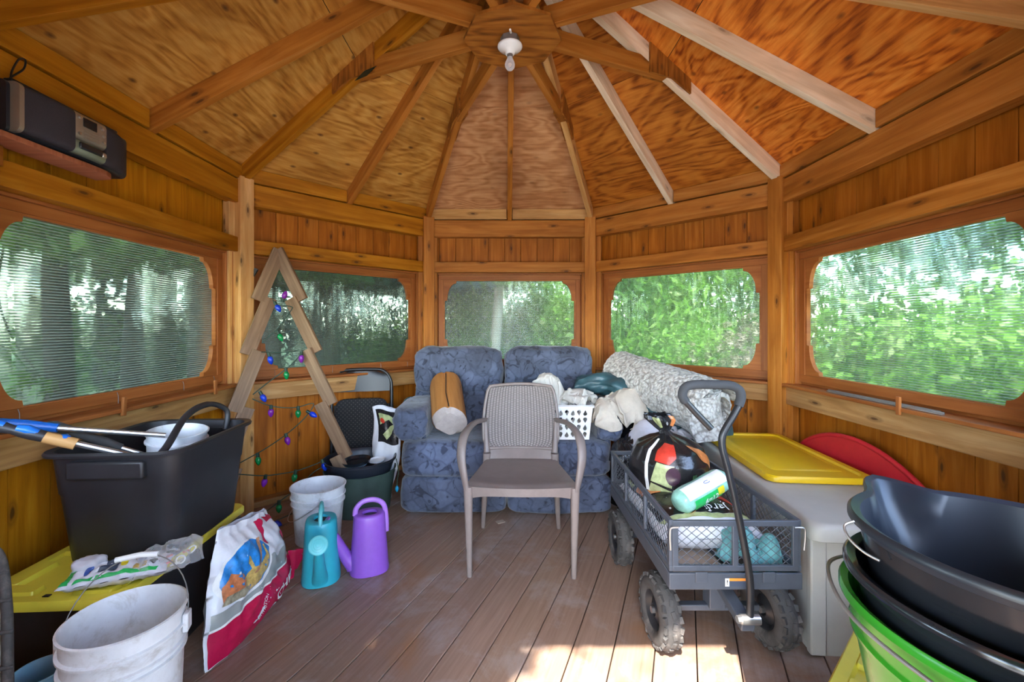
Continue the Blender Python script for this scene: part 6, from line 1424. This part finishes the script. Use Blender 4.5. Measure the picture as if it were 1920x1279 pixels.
# ------------------------------------------------------------------ corner shelf and boombox, top left
SHX = -1.73
sf = thing('shelf', 'reddish plywood shelf with a rounded end bracketed to the left wall', 'shelf', (-1.69, 1.42, 1.80))
b = B(); q = [V(0, -0.42, 0), V(0.105, -0.42, 0)]+[V(0.055+0.05*math.cos(R(a)), 0.27+0.09*math.sin(R(a)), 0) for a in range(0, 91, 9)]+[V(0.0, 0.365, 0)]
b.loft([[p+V(0, 0, z) for p in q] for z in (0.0, 0.019)], cap0=True, cap1=True); mk('board', b, 'shelf', sf, smooth=0, bevel=0.002)
b = B(); b.board((0.095, -0.19, -0.035), (0.0, 0.015, -0.035), 0.038, 0.0685, up=(0, 0, 1)); mk('bracket', b, 'rail', sf, smooth=0, bevel=0.002)
rb = thing('boombox', 'dark portable stereo with a silver control panel on the shelf', 'radio', (-1.655, 1.635, 1.82), rotz=R(1))
def bx(u): return 0.055+0.028*(1-abs(2*u-1)**2.5)
def body(y0, y1, z0, z1, xs, n=10):
    rings = []
    for i in range(n+1):
        t = i/n; y = y0+(y1-y0)*t; f = xs(t); rings.append([V(p.x, y, p.y) for p in rr(f+0.075, z1-z0, 0.02, 0, cx=(f-0.075)/2, cy=(z0+z1)/2, n=4)])
    return rings
b = B(); b.loft(body(-0.23, 0.225, 0.012, 0.185, lambda t: 0.030+0.022*math.sin(math.pi*t)), cap0=True, cap1=True); mk('case', b, 'black_satin', rb, smooth=50)
for (y0, y1, lab, fx_) in ((-0.205, -0.045, 'left', lambda t: 0.050+0.028*math.sin(math.pi*min(1, t*0.55+0.12))), (0.085, 0.222, 'right', lambda t: 0.070-0.045*t**2.2)):
    b = B(); b.loft(body(y0, y1, 0.022, 0.178, fx_, 12), cap0=True, cap1=True); mk('speaker_grille', b, 'grille', rb, smooth=50)
b = B(); b.loft(body(-0.22, -0.205, 0.018, 0.182, lambda t: 0.062), cap0=True, cap1=True); mk('end_trim', b, 'silver', rb, smooth=50)
b = B(); b.loft(body(-0.045, 0.082, 0.075, 0.178, lambda t: 0.073), cap0=True, cap1=True); cp = mk('control_panel', b, 'silver', rb, smooth=50)
b = B(); b.box((0.0745, 0.012, 0.145), (0.003, 0.055, 0.034)); mk('display', b, 'lcd', cp, bevel=0.002)
for i in range(4):
    b = B(); b.box((0.0755, 0.017, 0.118-i*0.0105), (0.004, 0.062, 0.0045)); mk('button', b, 'silver', cp, bevel=0.0015)
for y, z in ((-0.028, 0.155), (0.062, 0.150), (-0.03, 0.095), (0.068, 0.10), (0.068, 0.125)):
    b = B(); b.lathe([(0.0055, 0), (0.005, 0.005)], 14, cap1=True); b.xf(Matrix.Translation((0.074, y, z)) @ Matrix.Rotation(R(90), 4, 'Y')); mk('knob', b, 'steel', cp)
b = B(); b.loft(body(-0.06, 0.088, 0.022, 0.076, lambda t: 0.068+0.012*math.sin(math.pi*t)), cap0=True, cap1=True); cd = mk('cassette_bay', b, 'sage', rb, smooth=50)
b = B(); b.box((0.079, 0.015, 0.052), (0.010, 0.10, 0.026)); mk('door', b, 'black_gloss', cd, bevel=0.006)
b = B(); b.box((0.080, 0.062, 0.048), (0.012, 0.018, 0.018)); mk('release_tab', b, 'steel', cd, bevel=0.004)
b = B(); b.box((0.0, 0.0, 0.198), (0.030, 0.40, 0.014)); b.box((0, -0.19, 0.19), (0.026, 0.02, 0.02)); b.box((0, 0.19, 0.19), (0.026, 0.02, 0.02)); mk('carry_handle', b, 'black_satin', rb, bevel=0.004)
b = B(); b.tube(cr([(0.0, -0.19, 0.205), (0.0, -0.185, 0.235), (0.0, -0.165, 0.285), (0.0, -0.145, 0.295), (0.0, -0.15, 0.262), (0.0, -0.18, 0.222), (0, -0.192, 0.206)], 6), 0.003, 6); mk('wire_loop', b, 'black_metal', rb)
# ------------------------------------------------------------------ rope laced panel at the left edge
rp = thing('rope_chair_back', 'beige rope laced to a black tube frame at the left edge', 'chair', (-1.30, 1.02, 0))
b = B(); tubep = cr([(0.13, 0.0, 0.0), (0.105, 0.02, 0.20), (0.07, 0.05, 0.36), (0.02, 0.09, 0.50), (-0.05, 0.13, 0.60), (-0.14, 0.13, 0.63)], 6); b.tube(tubep, 0.011, 10); mk('tube_frame', b, 'rubber', rp, smooth=70)
for k in range(3):
    b = B(); b.tube([p+V(-0.03-0.028*k+0.006*math.sin(i*1.9+k), -0.006*k, -0.01*k+0.006*math.cos(i*2.3+k)) for i, p in enumerate(tubep[2:28])], 0.014, 8); mk('rope', b, 'rope', rp, smooth=70)
for k in range(7):
    p = tubep[3+k*3]; b = B(); b.tube([p+V(0.013, 0, 0), p+V(0.0, -0.012, 0.004), p+V(-0.03, -0.012, 0.004)], 0.005, 6); mk('lacing', b, 'rubber', rp, smooth=70)
# ------------------------------------------------------------------ aluminium tracks on the right sill
for k, (dx, dl) in enumerate(((0.0, 0.0), (0.016, 0.03))):
    b = B(); b.box((0, 0, 0), (0.010, 0.62, 0.006)); b.box((0.004, 0, 0.005), (0.002, 0.62, 0.008)); mk('screen_track', b, 'steel', None, smooth=0, label=('thin metal track strip lying nearest the room on the right window sill', 'thin metal track strip lying against the right window frame')[k], cat='metal strip', loc=(1.755+dx, 2.05+dl, 0.8455))
